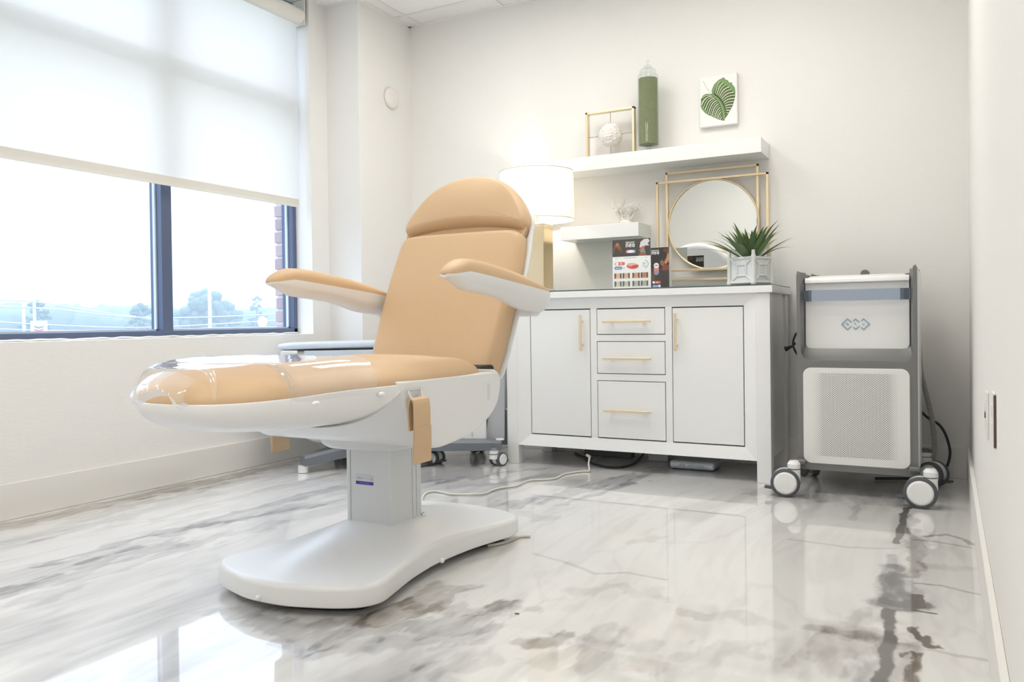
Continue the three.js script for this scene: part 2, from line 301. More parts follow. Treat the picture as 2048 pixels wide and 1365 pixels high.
// window: dark blue-grey aluminium storefront frame, recessed in the wall
{
  const w = structGroup('window_1', 'wide window with dark blue-grey aluminium frame and clear panes', 'window');
  const xf = -3.395, xb = -3.482, xg = -3.445, mull = [-2.73, -1.725];
  const top = YC;
  part(w, 'frame', join([bx(xb, xf, SILL + .002, SILL + .034, WZ0, WZ1, .002, 1), bx(xb, xf, top - .04, top, WZ0, WZ1), bx(xb, xf, SILL, top, WZ0, WZ0 + .03, .002, 1), bx(xb, xf, SILL, top, WZ1 - .045, WZ1)]), M.frame);
  for (const z of mull) part(w, 'mullion', bx(xb + .002, xf + .001, SILL + .02, top, z - .03, z + .03, .002, 1), M.frame);
  part(w, 'transom', bx(xb + .002, xf - .001, 2.04, 2.10, WZ0 + .04, WZ1 - .04, .002, 1), M.frame);
  const zs = [WZ0 + .03, mull[0] - .03, mull[0] + .03, mull[1] - .03, mull[1] + .03, WZ1 - .045];
  for (let k = 0; k < 3; k++) {
    for (const [y0, y1] of [[SILL + .034, 2.04], [2.10, top - .04]]) {
      const z0 = zs[2 * k], z1 = zs[2 * k + 1];
      const g = new THREE.PlaneGeometry(z1 - z0, y1 - y0); g.rotateY(Math.PI / 2); g.translate(xg, (y0 + y1) / 2, (z0 + z1) / 2);
      const p = part(w, 'pane', g, M.glass);
      const b = .008; part(p, 'glazing_bead', join([bx(xg - .004, xg + .012, y0, y0 + b, z0, z1), bx(xg - .004, xg + .012, y0, y1, z0, z0 + b), bx(xg - .004, xg + .012, y0, y1, z1 - b, z1)]), std([.62, .70, .80], .4));
    }
  }
  // uneven bead of white sealant along the sill
  const pts = []; for (let k = 0; k <= 60; k++) pts.push(V(xf + .006 + .004 * rnd(), SILL + .002 + .005 * rnd(), lerp(WZ0 + .01, WZ1, k / 60)));
  part(w, 'sealant_bead', tube(pts, .005, 160, 6), std([.85, .84, .81], .6));
}
// roller blind half drawn
{
  const b = thing('roller_blind', 'white translucent roller blind half drawn over the window', 'blind', [-3.33, 1.44, -2.2]);
  const z0 = -3.598, z1 = WZ1 + .03, xb = -3.335, R = .046, yr = 2.553;
  const rl = new THREE.CylinderGeometry(R, R, z1 - z0 + .02, 40); rl.rotateX(Math.PI / 2); rl.translate(-3.325, yr, (z0 + z1) / 2 - .004);
  part(b, 'roller', rl, std([.83, .80, .74], .6));
  for (const z of [z0 - .022, z1 + .016]) part(b, 'bracket', bx(-3.378, -3.283, 2.50, 2.648, z, z + .006, .003, 1), M.trim);
  const weave = canvasTex(64, 64, (c) => { c.fillStyle = '#fff'; c.fillRect(0, 0, 64, 64); c.fillStyle = 'rgba(225,222,214,.5)'; for (let i = 0; i < 64; i += 4) { c.fillRect(i, 0, 1, 64); c.fillRect(0, i, 64, 1); } }, [220, 90]);
  const fab = phys([.90, .885, .85], .97, { transmission: .50, thickness: 0, map: weave });
  const g = grid((u, v) => V(xb + .002 * Math.sin(v * 9), lerp(1.452, yr, u), lerp(z0, z1, v)), 12, 30);
  part(b, 'fabric', g, fab);
  part(b, 'hem_bar', bx(xb - .004, xb + .004, 1.439, 1.488, z0, z1, .003, 2), phys([.88, .845, .78], .97, { transmission: .4, thickness: 0 }));
}

// ---------------------------------------------------------------- treatment chair
const XC = -1.595;
const chair = thing('treatment_chair', 'tan leather reclining treatment chair on a white pedestal base', 'chair', [XC, 0, -2.08]);
// shared seat outline: superellipse, long towards the feet
const seatRing = (y, d, front = -1.27, back = -2.262, zc = -1.85, a = .318, nf = 2.3, nb = 7, N = 120, yf = (z) => y) => {
  const r = [];
  for (let k = 0; k < N; k++) {
    const t = k / N * Math.PI * 2, c = Math.cos(t), s = Math.sin(t), n = s > 0 ? nf : nb, L = (s > 0 ? front - zc : zc - back) - d;
    const x = (a - d) * Math.sign(c) * Math.abs(c) ** (2 / n), z = zc + L * Math.sign(s) * Math.abs(s) ** (2 / n);
    r.push(V(XC + x, yf(z, y), z));
  }
  return r;
};
const rimDrop = (z) => -.016 * sst(-1.62, -1.27, z);
{
  // pedestal base
  const half = [[0, -1.562], [.07, -1.567], [.128, -1.583], [.21, -1.614], [.262, -1.65], [.284, -1.70], [.272, -1.769], [.245, -1.887], [.229, -2.008], [.227, -2.068], [.241, -2.239], [.268, -2.36], [.284, -2.44], [.268, -2.50], [.20, -2.546], [.10, -2.572], [0, -2.58]];
  const o = outline([...half, ...half.slice(1, -1).reverse().map(([x, z]) => [-x, z])], 140);
  const rings = [], put = (q, f) => rings.push(q.map(([x, z]) => V(XC + x, f(x, z), z)));
  const top = (x, z) => { const e = Math.hypot(x / .25, (z + 2.09) / .47); return .082 + .058 * (1 - sst(.22, 1.05, e)); };
  put(inset(o, .03), () => .024); put(inset(o, .003), () => .0245); put(o, () => .028); put(inset(o, .001), () => .048); put(inset(o, .003), () => .066);
  for (let k = 1; k <= 5; k++) { const t = k / 5 * Math.PI / 2; put(inset(o, .003 + .014 * (1 - Math.cos(t))), (x, z) => lerp(.066, top(x, z) - .003 * (1 - k / 5), Math.sin(t))); }
  const c = [0, -2.09], last = inset(o, .017);
  for (let k = 1; k <= 14; k++) { const t = k / 14.5; put(last.map((p) => [lerp(p[0], c[0], t), lerp(p[1], c[1], t)]), (x, z) => top(x, z)); }
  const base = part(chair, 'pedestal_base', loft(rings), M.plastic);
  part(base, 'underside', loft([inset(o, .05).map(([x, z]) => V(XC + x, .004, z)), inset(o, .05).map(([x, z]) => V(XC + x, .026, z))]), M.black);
  for (const [u, v] of [[517, 1196], [884, 1121]]) { const q = atY(u, v, .046), c = V(0, CAMH, 0).sub(q).setY(0).normalize(), g = new THREE.SphereGeometry(.008, 14, 10); g.translate(q.x + c.x * .004, q.y, q.z + c.z * .004); part(base, 'screw_cap', g, M.plastic); }
  // lift column with grooved faces
  const w = .087, z0 = -2.092, sh = new THREE.Shape(), gr = (t) => t;
  const P = []; const corner = (cx, cz, a0) => { for (let k = 0; k <= 4; k++) { const a = a0 + k / 4 * Math.PI / 2; P.push([cx + .012 * Math.cos(a), cz + .012 * Math.sin(a)]); } };
  const notch = (ax, az, dx, dz, nx, nz) => { const n = .0014, d = .003; P.push([ax - dx * n, az - dz * n], [ax - dx * n - nx * d, az - dz * n - nz * d], [ax + dx * n - nx * d, az + dz * n - nz * d], [ax + dx * n, az + dz * n]); };
  const e = w - .012;
  corner(e, e, 0);                                            // shape y is -z in the room after turning
  notch(.066, w, -1, 0, 0, 1); notch(-.066, w, -1, 0, 0, 1);
  corner(-e, e, Math.PI / 2); corner(-e, -e, Math.PI); notch(-.066, -w, 1, 0, 0, -1); corner(e, -e, Math.PI * 1.5);
  notch(w, .030, 0, 1, 1, 0); notch(w, .052, 0, 1, 1, 0);
  P.forEach(([x, y], i) => i ? sh.lineTo(x, y) : sh.moveTo(x, y));
  const g = new THREE.ExtrudeGeometry(sh, { depth: .34, bevelEnabled: false }); g.rotateX(-Math.PI / 2); g.translate(XC, .085, z0);
  part(chair, 'lift_column', g, M.column);
  // maker's sticker
  const st = canvasTex(256, 200, (c) => {
    c.fillStyle = '#d9dce4'; c.fillRect(0, 0, 256, 200); c.fillStyle = '#4a3a9a'; c.fillRect(0, 128, 256, 60); c.fillStyle = '#8f80d0'; for (let k = 0; k < 13; k++) c.fillRect(58 + k * 11, 152, 8, 14 + (k % 3));
    c.fillStyle = '#3c3c58'; c.font = '40px sans-serif'; c.fillText('SPA', 18, 86); c.fillStyle = '#b4bbbe'; for (let k = 0; k < 9; k++) c.fillRect(100 + k * 13, 62, 5, 24 + (k % 2) * 2); c.fillStyle = '#70787c'; c.font = 'bold 40px sans-serif'; c.fillText('Z', 222, 92);
  });
  const fz = z0 + w + .0006, a = atZ(711.5, 946, fz), b = atZ(747, 974, fz), sg = new THREE.PlaneGeometry(b.x - a.x, .034); sg.translate((a.x + b.x) / 2, (atZ(729, 960.5, fz)).y, fz);
  part(chair, 'sticker', sg, std('#ffffff', .4, { map: st }));
  // small chrome stud where column meets base
  const sd = new THREE.SphereGeometry(.008, 12, 8); sd.translate(XC + .092, .135, -2.175); part(chair, 'column_clip', sd, M.chrome);
}
{
  // seat cushion, one piece from footrest to hinge
  const rings = []; const Y = .598;
  const put = (d, y) => rings.push(seatRing(y, d, -1.262, undefined, undefined, .317, 2.3, 6, 120, (z, yy) => yy + rimDrop(z)));
  put(.02, Y - .012); put(.004, Y - .010); put(0, Y - .002);
  for (let k = 1; k <= 9; k++) { const t = k / 9 * Math.PI / 2; put(.085 * (1 - Math.cos(t)) ** .9, Y + .050 * Math.sin(t)); }
  for (let k = 1; k <= 9; k++) { const t = k / 9.3, r0 = seatRing(Y + .050, .085, -1.262, undefined, undefined, .317, 2.3, 6, 120, (z, yy) => yy + rimDrop(z)); rings.push(r0.map((q) => { const z = lerp(q.z, clamp(q.z, -2.05, -1.55), t), x = lerp(q.x, XC, t); return V(x, Y + .050 + .012 * (1 - (1 - t) ** 2) + rimDrop(z), z); })); }
  part(chair, 'seat_cushion', loft(rings), M.leather);
  // footrest hull: boat-shaped shell under the front of the cushion
  const hr = [], cut = (r, bk) => r.map((q) => V(q.x, q.y, Math.max(q.z, bk)));
  for (let k = 0; k <= 14; k++) {
    const q = k / 14, y = .592 - .096 * Math.sin(q * Math.PI / 2) ** 1.1, fr = -1.259 - .28 * q ** 2.3, bk = -1.782 + .21 * q ** .9, a = .320 * (1 - .40 * q ** 2.6);
    hr.push(cut(seatRing(y, 0, fr, -2.3, -1.85, a, 2.3, 7, 160, (z, yy) => yy + rimDrop(z) * (1 - q * .6)), bk));
  }
  for (const [y, d] of [[.5945, .001], [.595, .004], [.592, .02]]) hr.unshift(cut(seatRing(y, d, -1.259, -2.3, -1.85, .320, 2.3, 7, 160, (z, yy) => yy + rimDrop(z)), -1.786));
  const hull = part(chair, 'footrest_shell', loft(hr, true, true, true), M.plastic);
  for (const [u, v] of [[632, 808], [763, 789]]) { const p = atX(u, v, XC + .317), g = new THREE.SphereGeometry(.011, 14, 10); g.scale(.5, .55, 1.2); g.translate(p.x, p.y, p.z); part(hull, 'release_button', g, M.plastic); }
  // seat pan: D-shaped side panels
  const sh = new THREE.Shape(), D = [[-1.745, .603], [-2.262, .600], [-2.282, .588], [-2.287, .56], [-2.268, .51], [-2.225, .475], [-2.16, .447], [-2.08, .43], [-1.98, .420], [-1.92, .420], [-1.875, .435], [-1.84, .465], [-1.805, .51], [-1.775, .56]];
  sh.moveTo(-D[0][0], D[0][1]); sh.lineTo(-D[1][0], D[1][1]); sh.splineThru([...D.slice(1), D[0]].map(([z, y]) => new THREE.Vector2(-z, y))); sh.closePath();
  const g = new THREE.ExtrudeGeometry(sh, { depth: .61, bevelEnabled: true, bevelSize: .012, bevelThickness: .014, bevelSegments: 4, curveSegments: 24 });
  g.rotateY(Math.PI / 2);                                      // shape x (=-z) runs along the room's -z
  g.translate(XC - .305, -.006, 0);
  const pan = part(chair, 'seat_pan', g, M.plastic);
  part(pan, 'grip_slot', bx(XC + .317, XC + .3225, .512, .566, -2.222, -2.208, .006, 2), M.plasticGrey);
  // boot between pan and column
  const br = [];
  for (const [y, a, fr, bk] of [[.372, .130, -1.955, -2.24], [.374, .148, -1.935, -2.25], [.384, .160, -1.922, -2.255], [.41, .168, -1.912, -2.26], [.44, .174, -1.90, -2.26], [.465, .184, -1.885, -2.26], [.49, .206, -1.86, -2.26], [.515, .246, -1.80, -2.26], [.545, .298, -1.72, -2.26], [.57, .312, -1.69, -2.26], [.592, .314, -1.67, -2.26]])
    br.push(seatRing(y, 0, fr, bk, (fr + bk) / 2, a, 3.6, 4, 96));
  part(chair, 'column_boot', loft(br, true, true, false), M.plasticGrey);
}
{
  // backrest in its own leaning plane
  const P0 = V(XC, .604, -2.337), U = V(0, .573, -.266).normalize(), N = V(0, .266, .573).normalize();
  const at = (a, s, h) => V(P0.x + a, P0.y + U.y * s + N.y * h, P0.z + U.z * s + N.z * h);
  const sym = (h) => [...h, ...h.slice().reverse().filter(([x]) => Math.abs(x) > 1e-6).map(([x, s]) => [-x, s])];
  const dome = [[.258, .613], [.235, .655], [.205, .697], [.165, .737], [.115, .768], [.06, .787], [0, .793]];
  const head = outline([...sym([[.238, .549], [.258, .556], [.266, .58], ...dome]), [-.20, .558], [-.10, .571], [0, .575], [.10, .571], [.20, .558]], 160);
  const body = outline(sym([[0, -.035], [.12, -.034], [.22, -.03], [.256, -.012], [.266, .03], [.273, .15], [.276, .30], [.273, .42], [.268, .49], [.258, .525], [.235, .544], [.17, .551], [.08, .552], [0, .552]].slice()).slice(0, -1), 150);
  const full = outline(sym([[0, -.03], [.12, -.03], [.23, -.026], [.262, -.005], [.272, .05], [.280, .2], [.283, .34], [.279, .48], [.272, .56], [.266, .615], [.243, .66], [.212, .703], [.171, .744], [.119, .776], [.062, .796], [0, .802]]).slice(0, -1), 150);
  part(chair, 'back_shell', pillow(full, .012, .052, .03, .012, (a, s, h) => at(a, s, -.062 - h + .012 + .0)), M.plastic).geometry.scale(1, 1, 1);
  part(chair, 'back_cushion', pillow(body, 0, .06, .032, .014, (a, s, h) => at(a, s, -.062 + h + .005)), M.leather);
  part(chair, 'head_cushion', pillow(head, 0, .060, .024, .016, (a, s, h) => at(a, s, -.062 + h + .005)), M.leather);
  part(chair, 'gap_lining', loft([0, 1].map((k) => inset(outline([[.25, .515], [.25, .60], [0, .62], [-.25, .60], [-.25, .515], [0, .51]], 60), 0).map(([a, s]) => at(a, s, -.055 + k * .02)))), M.leather);
  // hinge block under the backrest
  part(chair, 'hinge_block', bx(XC - .27, XC + .262, .545, .615, -2.36, -2.275, .012, 2), M.black);
  part(chair, 'hinge_block', bx(XC - .2, XC + .2, .50, .60, -2.42, -2.30, .012, 2), M.darkGrey);
  // armrests: padded top over a white shell
  for (const s of [1, -1]) {
    const z0 = -1.938, z1 = -2.592, xa = XC + s * .338;
    const wd = (t) => .047 * Math.max(.02, 1 - Math.abs(2 * t - 1) ** 5.5) ** (1 / 2.6) * lerp(.92, 1, sst(0, .35, t)) ;
    const rim = (t) => lerp(.906, .855, clamp((t - .12) / .88, 0, 1)) - .010 * sst(.14, 0, t);
    const padH = (t) => .046 * (t < .3 ? Math.sqrt(Math.max(0, 1 - ((.3 - t) / .3) ** 2.3)) : Math.max(0, 1 - ((t - .3) / .7) ** 2.4) ** .8);
    const bot = (t) => lerp(.010, .052, sst(.0, .16, t)) + .022 * sst(.42, .72, t) - .02 * sst(.9, 1, t);
    const pad = [], shell = [];
    for (let k = 0; k <= 40; k++) {
      const t = .5 - .5 * Math.cos(k / 40 * Math.PI), z = lerp(z0, z1, t), w = Math.max(.0015, wd(t)), h = Math.max(.0012, padH(t)), b = bot(t) * (k === 0 || k === 40 ? .25 : 1), rp = [], rs = [];
      for (let j = 0; j < 28; j++) {
        const a = j / 28 * 2 * Math.PI, c = Math.cos(a), q = Math.sin(a);
        rp.push(V(xa + w * .985 * Math.sign(c) * Math.abs(c) ** .75, rim(t) + (q > 0 ? h * q ** .8 : .002 * q), z));
        rs.push(V(xa + (w + .001) * Math.sign(c) * Math.abs(c) ** .7 * (q < 0 ? lerp(1, .62, (-q) ** 2) : 1), rim(t) + (q > 0 ? -.001 * q : -b * (-q) ** .62), z));
      }
      pad.push(rp); shell.push(rs);
    }
    const ar = part(chair, 'armrest_shell', loft(shell, true, true, false), M.plastic);
    part(ar, 'armrest_pad', loft(pad, true, true, false), M.leather);
    part(ar, 'armrest_bracket', bx(Math.min(xa, XC + s * .24) + .0, Math.max(xa, XC + s * .24), .775, .845, -2.56, -2.50, .014, 3), M.plastic);
  }
  // straps and their metal loops on both sides
  for (const s of [1, -1]) {
    const xs = XC + s * .333, zc = s > 0 ? -1.803 : -1.985;
    const lp = part(chair, 'strap_loop', join([rod(V(xs - s * .008, .578, zc + .03), V(xs - s * .008, .578, zc - .03), .0035), rod(V(xs - s * .008, .578, zc + .03), V(xs + s * .004, .545, zc + .022), .0035), rod(V(xs - s * .008, .578, zc - .03), V(xs + s * .004, .545, zc - .022), .0035), rod(V(xs + s * .004, .545, zc + .022), V(xs + s * .004, .545, zc - .022), .0035)]), M.chrome);
    const band = (pts, w0, w1, th) => { const cv = curve(pts), rings = []; for (let k = 0; k <= 30; k++) { const p = cv.getPointAt(k / 30), tg = cv.getTangentAt(k / 30), nn = V(tg.y, -tg.x, 0).normalize().multiplyScalar(th), w = lerp(w0, w1, k / 30) / 2; rings.push([V(p.x + nn.x, p.y + nn.y, p.z + w), V(p.x - nn.x, p.y - nn.y, p.z + w), V(p.x - nn.x, p.y - nn.y, p.z - w), V(p.x + nn.x, p.y + nn.y, p.z - w)]); } return clean(loft(rings)).toNonIndexed ? clean(loft(rings)) : loft(rings); };
    const y1 = s > 0 ? .385 : .345;
    const flat = (g) => { g = g.index ? g.toNonIndexed() : g; g.computeVertexNormals(); return g; };
    const st = part(chair, 'strap', flat(band([[xs - s * .002, .47, zc], [xs - s * .004, .53, zc], [xs + s * .004, .556, zc], [xs + s * .014, .545, zc], [xs + s * .016, .50, zc], [xs + s * .013, .44, zc - .002], [xs + s * .010, y1, zc - .004]], .07, .078, .0022)), M.leather);
    part(st, 'strap_flap', flat(band([[xs + s * .0185, .480, zc], [xs + s * .0165, .44, zc - .002], [xs + s * .0125, y1 - .004, zc - .004]], .076, .080, .0016)), M.leather);
  }
}
// clear plastic sheet wrapped round the footrest
{
  // near-side lower edge of the sheet as [z, drop below the crown along the skin], from the toe back
  const skin = (t, z) => {      // t: -1 far side .. 0 crown .. 1 near side, beyond |1| down the hull
    const zz = clamp(z, -1.66, -1.30), s = clamp((zz + 1.85) / .585, 0, .999), hw = .322 * (1 - s ** 2.3) ** (1 / 2.3), a = Math.abs(t), sg = Math.sign(t), top = .664 + rimDrop(z), rim = .600 + rimDrop(z);
    let x, y;
    if (a < 1) { const ed = Math.min(.055, hw * .6), m = hw - ed; const l = a * (m + ed * 1.3); if (l < m) { x = l; y = top; } else { const q = clamp((l - m) / (ed * 1.3), 0, 1) * Math.PI / 2; x = m + ed * Math.sin(q); y = rim + (top - rim) * Math.cos(q); } }
    else { const q = (a - 1); y = rim - q * .11; x = hw * (1 - .38 * clamp(q, 0, 1) ** 2.4); }
    return [x * sg, y];
  };
  const wr = (u, v) => .005 * (fbm(u * 3, v * 4 + 4, 2) - .3);
  const nearEdge = (u) => { // u 0 toe .. 1 back
    if (u < .07) return lerp(1.15, .60, sst(.0, .07, u));
    if (u < .30) return .60 + .06 * Math.sin((u - .07) / .23 * Math.PI);
    return lerp(.60, 1.98, sst(.30, .43, u)) - .25 * sst(.75, 1, u); };
  const farEdge = (u) => -lerp(1.3, 1.7, sst(.3, .7, u));
  const f = (u, v) => {
    const z = lerp(-1.29, -1.655, u), t = lerp(farEdge(u), nearEdge(u), v), [x, y] = skin(t, z), k = 1.006;
    const lift = .009 + wr(u, v * 3) + (v > .97 ? .003 : 0);
    return V(XC + x * (1 + lift * 1.2), y + lift, z);
  };
  const sheet = phys([1, 1, 1], .03, { transmission: .88, thickness: 0, ior: 1.75 });
  const cov = thing('plastic_cover', 'clear plastic sheet wrapped over the chair footrest', 'cover', [XC, .6, -1.45]);
  part(cov, 'sheet', grid(f, 60, 90), sheet);
  // the loose front flap hanging over the toe, ending in a rippled hem
  const hem = [[262, 806], [266, 803], [274, 797], [290, 786], [312, 780], [331, 786], [341, 800], [349, 813], [358, 811], [366, 804]], crest = [[272, 778], [277, 771], [288, 759], [302, 751], [322, 745], [342, 744], [360, 747], [374, 752], [384, 757], [392, 761]];
  const bow = (t) => .028 * Math.sin(t * Math.PI);
  const hemC = curve(hem.map(([u, v], i) => atZ(u, v, -1.246 + bow(i / 9)))), crestC = curve(crest.map(([u, v], i) => atZ(u, v, -1.285 + .01 * Math.sin(i / 9 * Math.PI))));
  part(cov, 'front_flap', grid((u, v) => { const a = crestC.getPointAt(v), b = hemC.getPointAt(v), p = a.lerp(b, u); p.z += .012 * Math.sin(u * Math.PI) + .002 * Math.sin(v * 30) * u; return p; }, 14, 80), sheet);
  part(cov, 'hem', grid((u, v) => { const b = hemC.getPointAt(v); return V(b.x, b.y - .013 * u * (.5 + .5 * Math.sin(v * Math.PI)) - .002 * u, b.z - .016 * u); }, 3, 80), phys([.93, .95, .98], .18, { transmission: .45, thickness: 0, ior: 1.6 }));
}

// ---------------------------------------------------------------- sideboard and what stands on it
const ZC = -3.807, X0 = -2.08, X1 = -.711, CT = .914;
{
  const s = thing('sideboard', 'white sideboard with two doors, three drawers and gold bar pulls', 'sideboard', [-1.395, 0, -4.05]);
  const ZBK = -4.285;
  for (const [x, z] of [[X0, ZC], [X1 - .065, ZC], [X0, ZBK + .065], [X1 - .065, ZBK + .065]]) part(s, 'leg', bx(x, x + .065, 0, .874, z - .065, z, .003, 1), M.whitePaint);
  part(s, 'top', bx(X0 - .014, X1 + .014, .874, .907, ZBK - .005, ZC + .016, .003, 1), M.whitePaint);
  part(s, 'side_panel', bx(X0 + .012, X0 + .03, .105, .874, ZBK + .065, ZC - .065), M.whitePaint);
  part(s, 'side_panel', bx(X1 - .03, X1 - .012, .105, .874, ZBK + .065, ZC - .065), M.whitePaint);
  part(s, 'back_panel', bx(X0 + .065, X1 - .065, .105, .874, ZBK + .02, ZBK + .03), M.whitePaint);
  part(s, 'bottom_panel', bx(X0 + .065, X1 - .065, .105, .12, ZBK + .03, ZC - .03), M.whitePaint);
  // bevelled face frame: outer edge flush with the legs, sloping in to the fronts
  const a0 = X0 + .065, a1 = X1 - .065, b0 = .101, b1 = .874, i0 = -1.944, i1 = -.832, j0 = .160, j1 = .818, zo = ZC - .002, zi = ZC - .016, zb = ZC - .05;
  const quad = (p) => { const g = new THREE.BufferGeometry(); g.setAttribute('position', new THREE.Float32BufferAttribute(p.flat(), 3)); g.setAttribute('uv', new THREE.Float32BufferAttribute([0, 0, 1, 0, 1, 1, 0, 1], 2)); g.setIndex([0, 1, 2, 0, 2, 3]); g.computeVertexNormals(); return g; };
  const rail = (o0, o1, q1, q0) => join([quad([[...o0, zo], [...o1, zo], [...q1, zi], [...q0, zi]]), quad([[...q0, zi], [...q1, zi], [...q1, zb], [...q0, zb]]), quad([[...o1, zo], [...o0, zo], [...o0, zb], [...o1, zb]]), quad([[...o0, zb], [...q0, zb], [...q1, zb], [...o1, zb]])]);
  part(s, 'bottom_rail', rail([a0, b0], [a1, b0], [i1, j0], [i0, j0]), M.whitePaint);
  part(s, 'top_rail', rail([a1, b1], [a0, b1], [i0, j1], [i1, j1]), M.whitePaint);
  part(s, 'side_stile', rail([a0, b1], [a0, b0], [i0, j0], [i0, j1]), M.whitePaint);
  part(s, 'side_stile', rail([a1, b0], [a1, b1], [i1, j1], [i1, j0]), M.whitePaint);
  for (const [x0, x1] of [[-1.6, -1.566], [-1.208, -1.175]]) part(s, 'mid_stile', bx(x0, x1, j0 - .005, j1 + .005, zb, zi), M.whitePaint);
  for (const [y0, y1] of [[.652, .684], [.454, .487]]) part(s, 'drawer_rail', bx(-1.566, -1.208, y0, y1, zb, zi), M.whitePaint);
  const zfr = zi + .0015;
  const pull = (parent, x0, x1, y0, y1) => {
    const v = y1 - y0 > x1 - x0, zh = zfr + .028, g = [bx(x0, x1, y0, y1, zh - .006, zh + .006, .0015, 1)];
    for (const t of [.17, .83]) { const p = v ? V((x0 + x1) / 2, lerp(y0, y1, t), zh) : V(lerp(x0, x1, t), (y0 + y1) / 2, zh); g.push(rod(V(p.x, p.y, zfr - .002), p, .0055, 12)); }
    part(parent, 'bar_pull', join(g), M.paleGold);
  };
  const d1 = part(s, 'door', bx(-1.9395, -1.6035, .166, .8125, zb - .0, zfr, .0015, 1), M.whitePaint); pull(d1, -1.6505, -1.6375, .603, .785);
  const d2 = part(s, 'door', bx(-1.1715, -.836, .166, .8125, zb - .0, zfr, .0015, 1), M.whitePaint); pull(d2, -1.1575, -1.1445, .605, .787);
  for (const [y0, y1, yh] of [[.6875, .8125, .750], [.4905, .6485, .565], [.166, .4505, .304]]) { const d = part(s, 'drawer', bx(-1.5625, -1.2115, y0, y1, zb, zfr, .0015, 1), M.whitePaint); pull(d, -1.524, -1.272, yh - .006, yh + .006); }
  part(s, 'carcass_liner', bx(-1.945, -.83, .16, .82, zb - .012, zb - .004), std([.10, .10, .10], .8));
  solo('glass_top', bx(X0 - .012, X1 + .012, .9075, CT - .0002, ZBK, ZC + .014, .001, 1), phys([.75, .86, .82], .03, { transmission: .85, thickness: .006, ior: 1.5, attenuationColor: lin(.25, .48, .40), attenuationDistance: .04 }), 'thin sheet of greenish glass lying on the sideboard top', 'glass sheet');
}
{ // lamp
  const lx = -2.007, lz = -4.05, l = thing('table_lamp', 'lit table lamp with white drum shade and gold block base', 'lamp', [lx, CT, lz]);
  part(l, 'plinth', bx(lx - .074, lx + .074, CT, CT + .022, lz - .07, lz + .07, .003, 1), phys([.85, .84, .8], .15));
  part(l, 'base', bx(lx - .067, lx + .067, CT + .022, 1.285, lz - .062, lz + .062, .004, 2), phys([.80, .62, .38], .24, { metalness: .75 }));
  part(l, 'base_cap', bx(lx - .067, lx + .067, 1.285, 1.297, lz - .062, lz + .062, .003, 1), phys([.85, .84, .8], .2));
  part(l, 'stem', rod(V(lx, 1.295, lz), V(lx, 1.60, lz), .008, 14), M.gold);
  const R = .207, shade = new THREE.LatheGeometry([[R, 1.318], [R - .002, 1.585], [R - .0035, 1.585], [R - .0015, 1.318], [R, 1.318]].map(([a, b]) => new THREE.Vector2(a, b)), 64); shade.translate(lx, 0, lz);
  const sh = part(l, 'shade', shade, phys([.93, .91, .87], 1, { transmission: .55, thickness: 0 }));
  part(sh, 'shade_ring', join([(() => { const g = new THREE.TorusGeometry(R - .001, .0028, 8, 64); g.rotateX(Math.PI / 2); g.translate(lx, 1.318, lz); return g; })(), (() => { const g = new THREE.TorusGeometry(R - .002, .0026, 8, 64); g.rotateX(Math.PI / 2); g.translate(lx, 1.585, lz); return g; })(), ...[0, 1, 2].map((k) => rod(V(lx, 1.58, lz), V(lx + (R - .003) * Math.cos(k * 2.1), 1.583, lz + (R - .003) * Math.sin(k * 2.1)), .0018, 6))]), std([.85, .83, .78], .5));
  const fin = new THREE.SphereGeometry(.01, 16, 12); fin.translate(lx, 1.608, lz); part(l, 'finial', fin, M.gold);
  const bulb = new THREE.SphereGeometry(.03, 20, 14); bulb.translate(lx, 1.45, lz);
  part(l, 'bulb', bulb, new THREE.MeshStandardMaterial({ color: lin(1, 1, 1), emissive: lin(1, .88, .72), emissiveIntensity: 2 }));
  const pl = new THREE.PointLight(lin(1, .94, .85), .5, 0, 2); pl.position.set(0, 1.45 - CT, 0); pl.castShadow = true; l.add(pl);
}
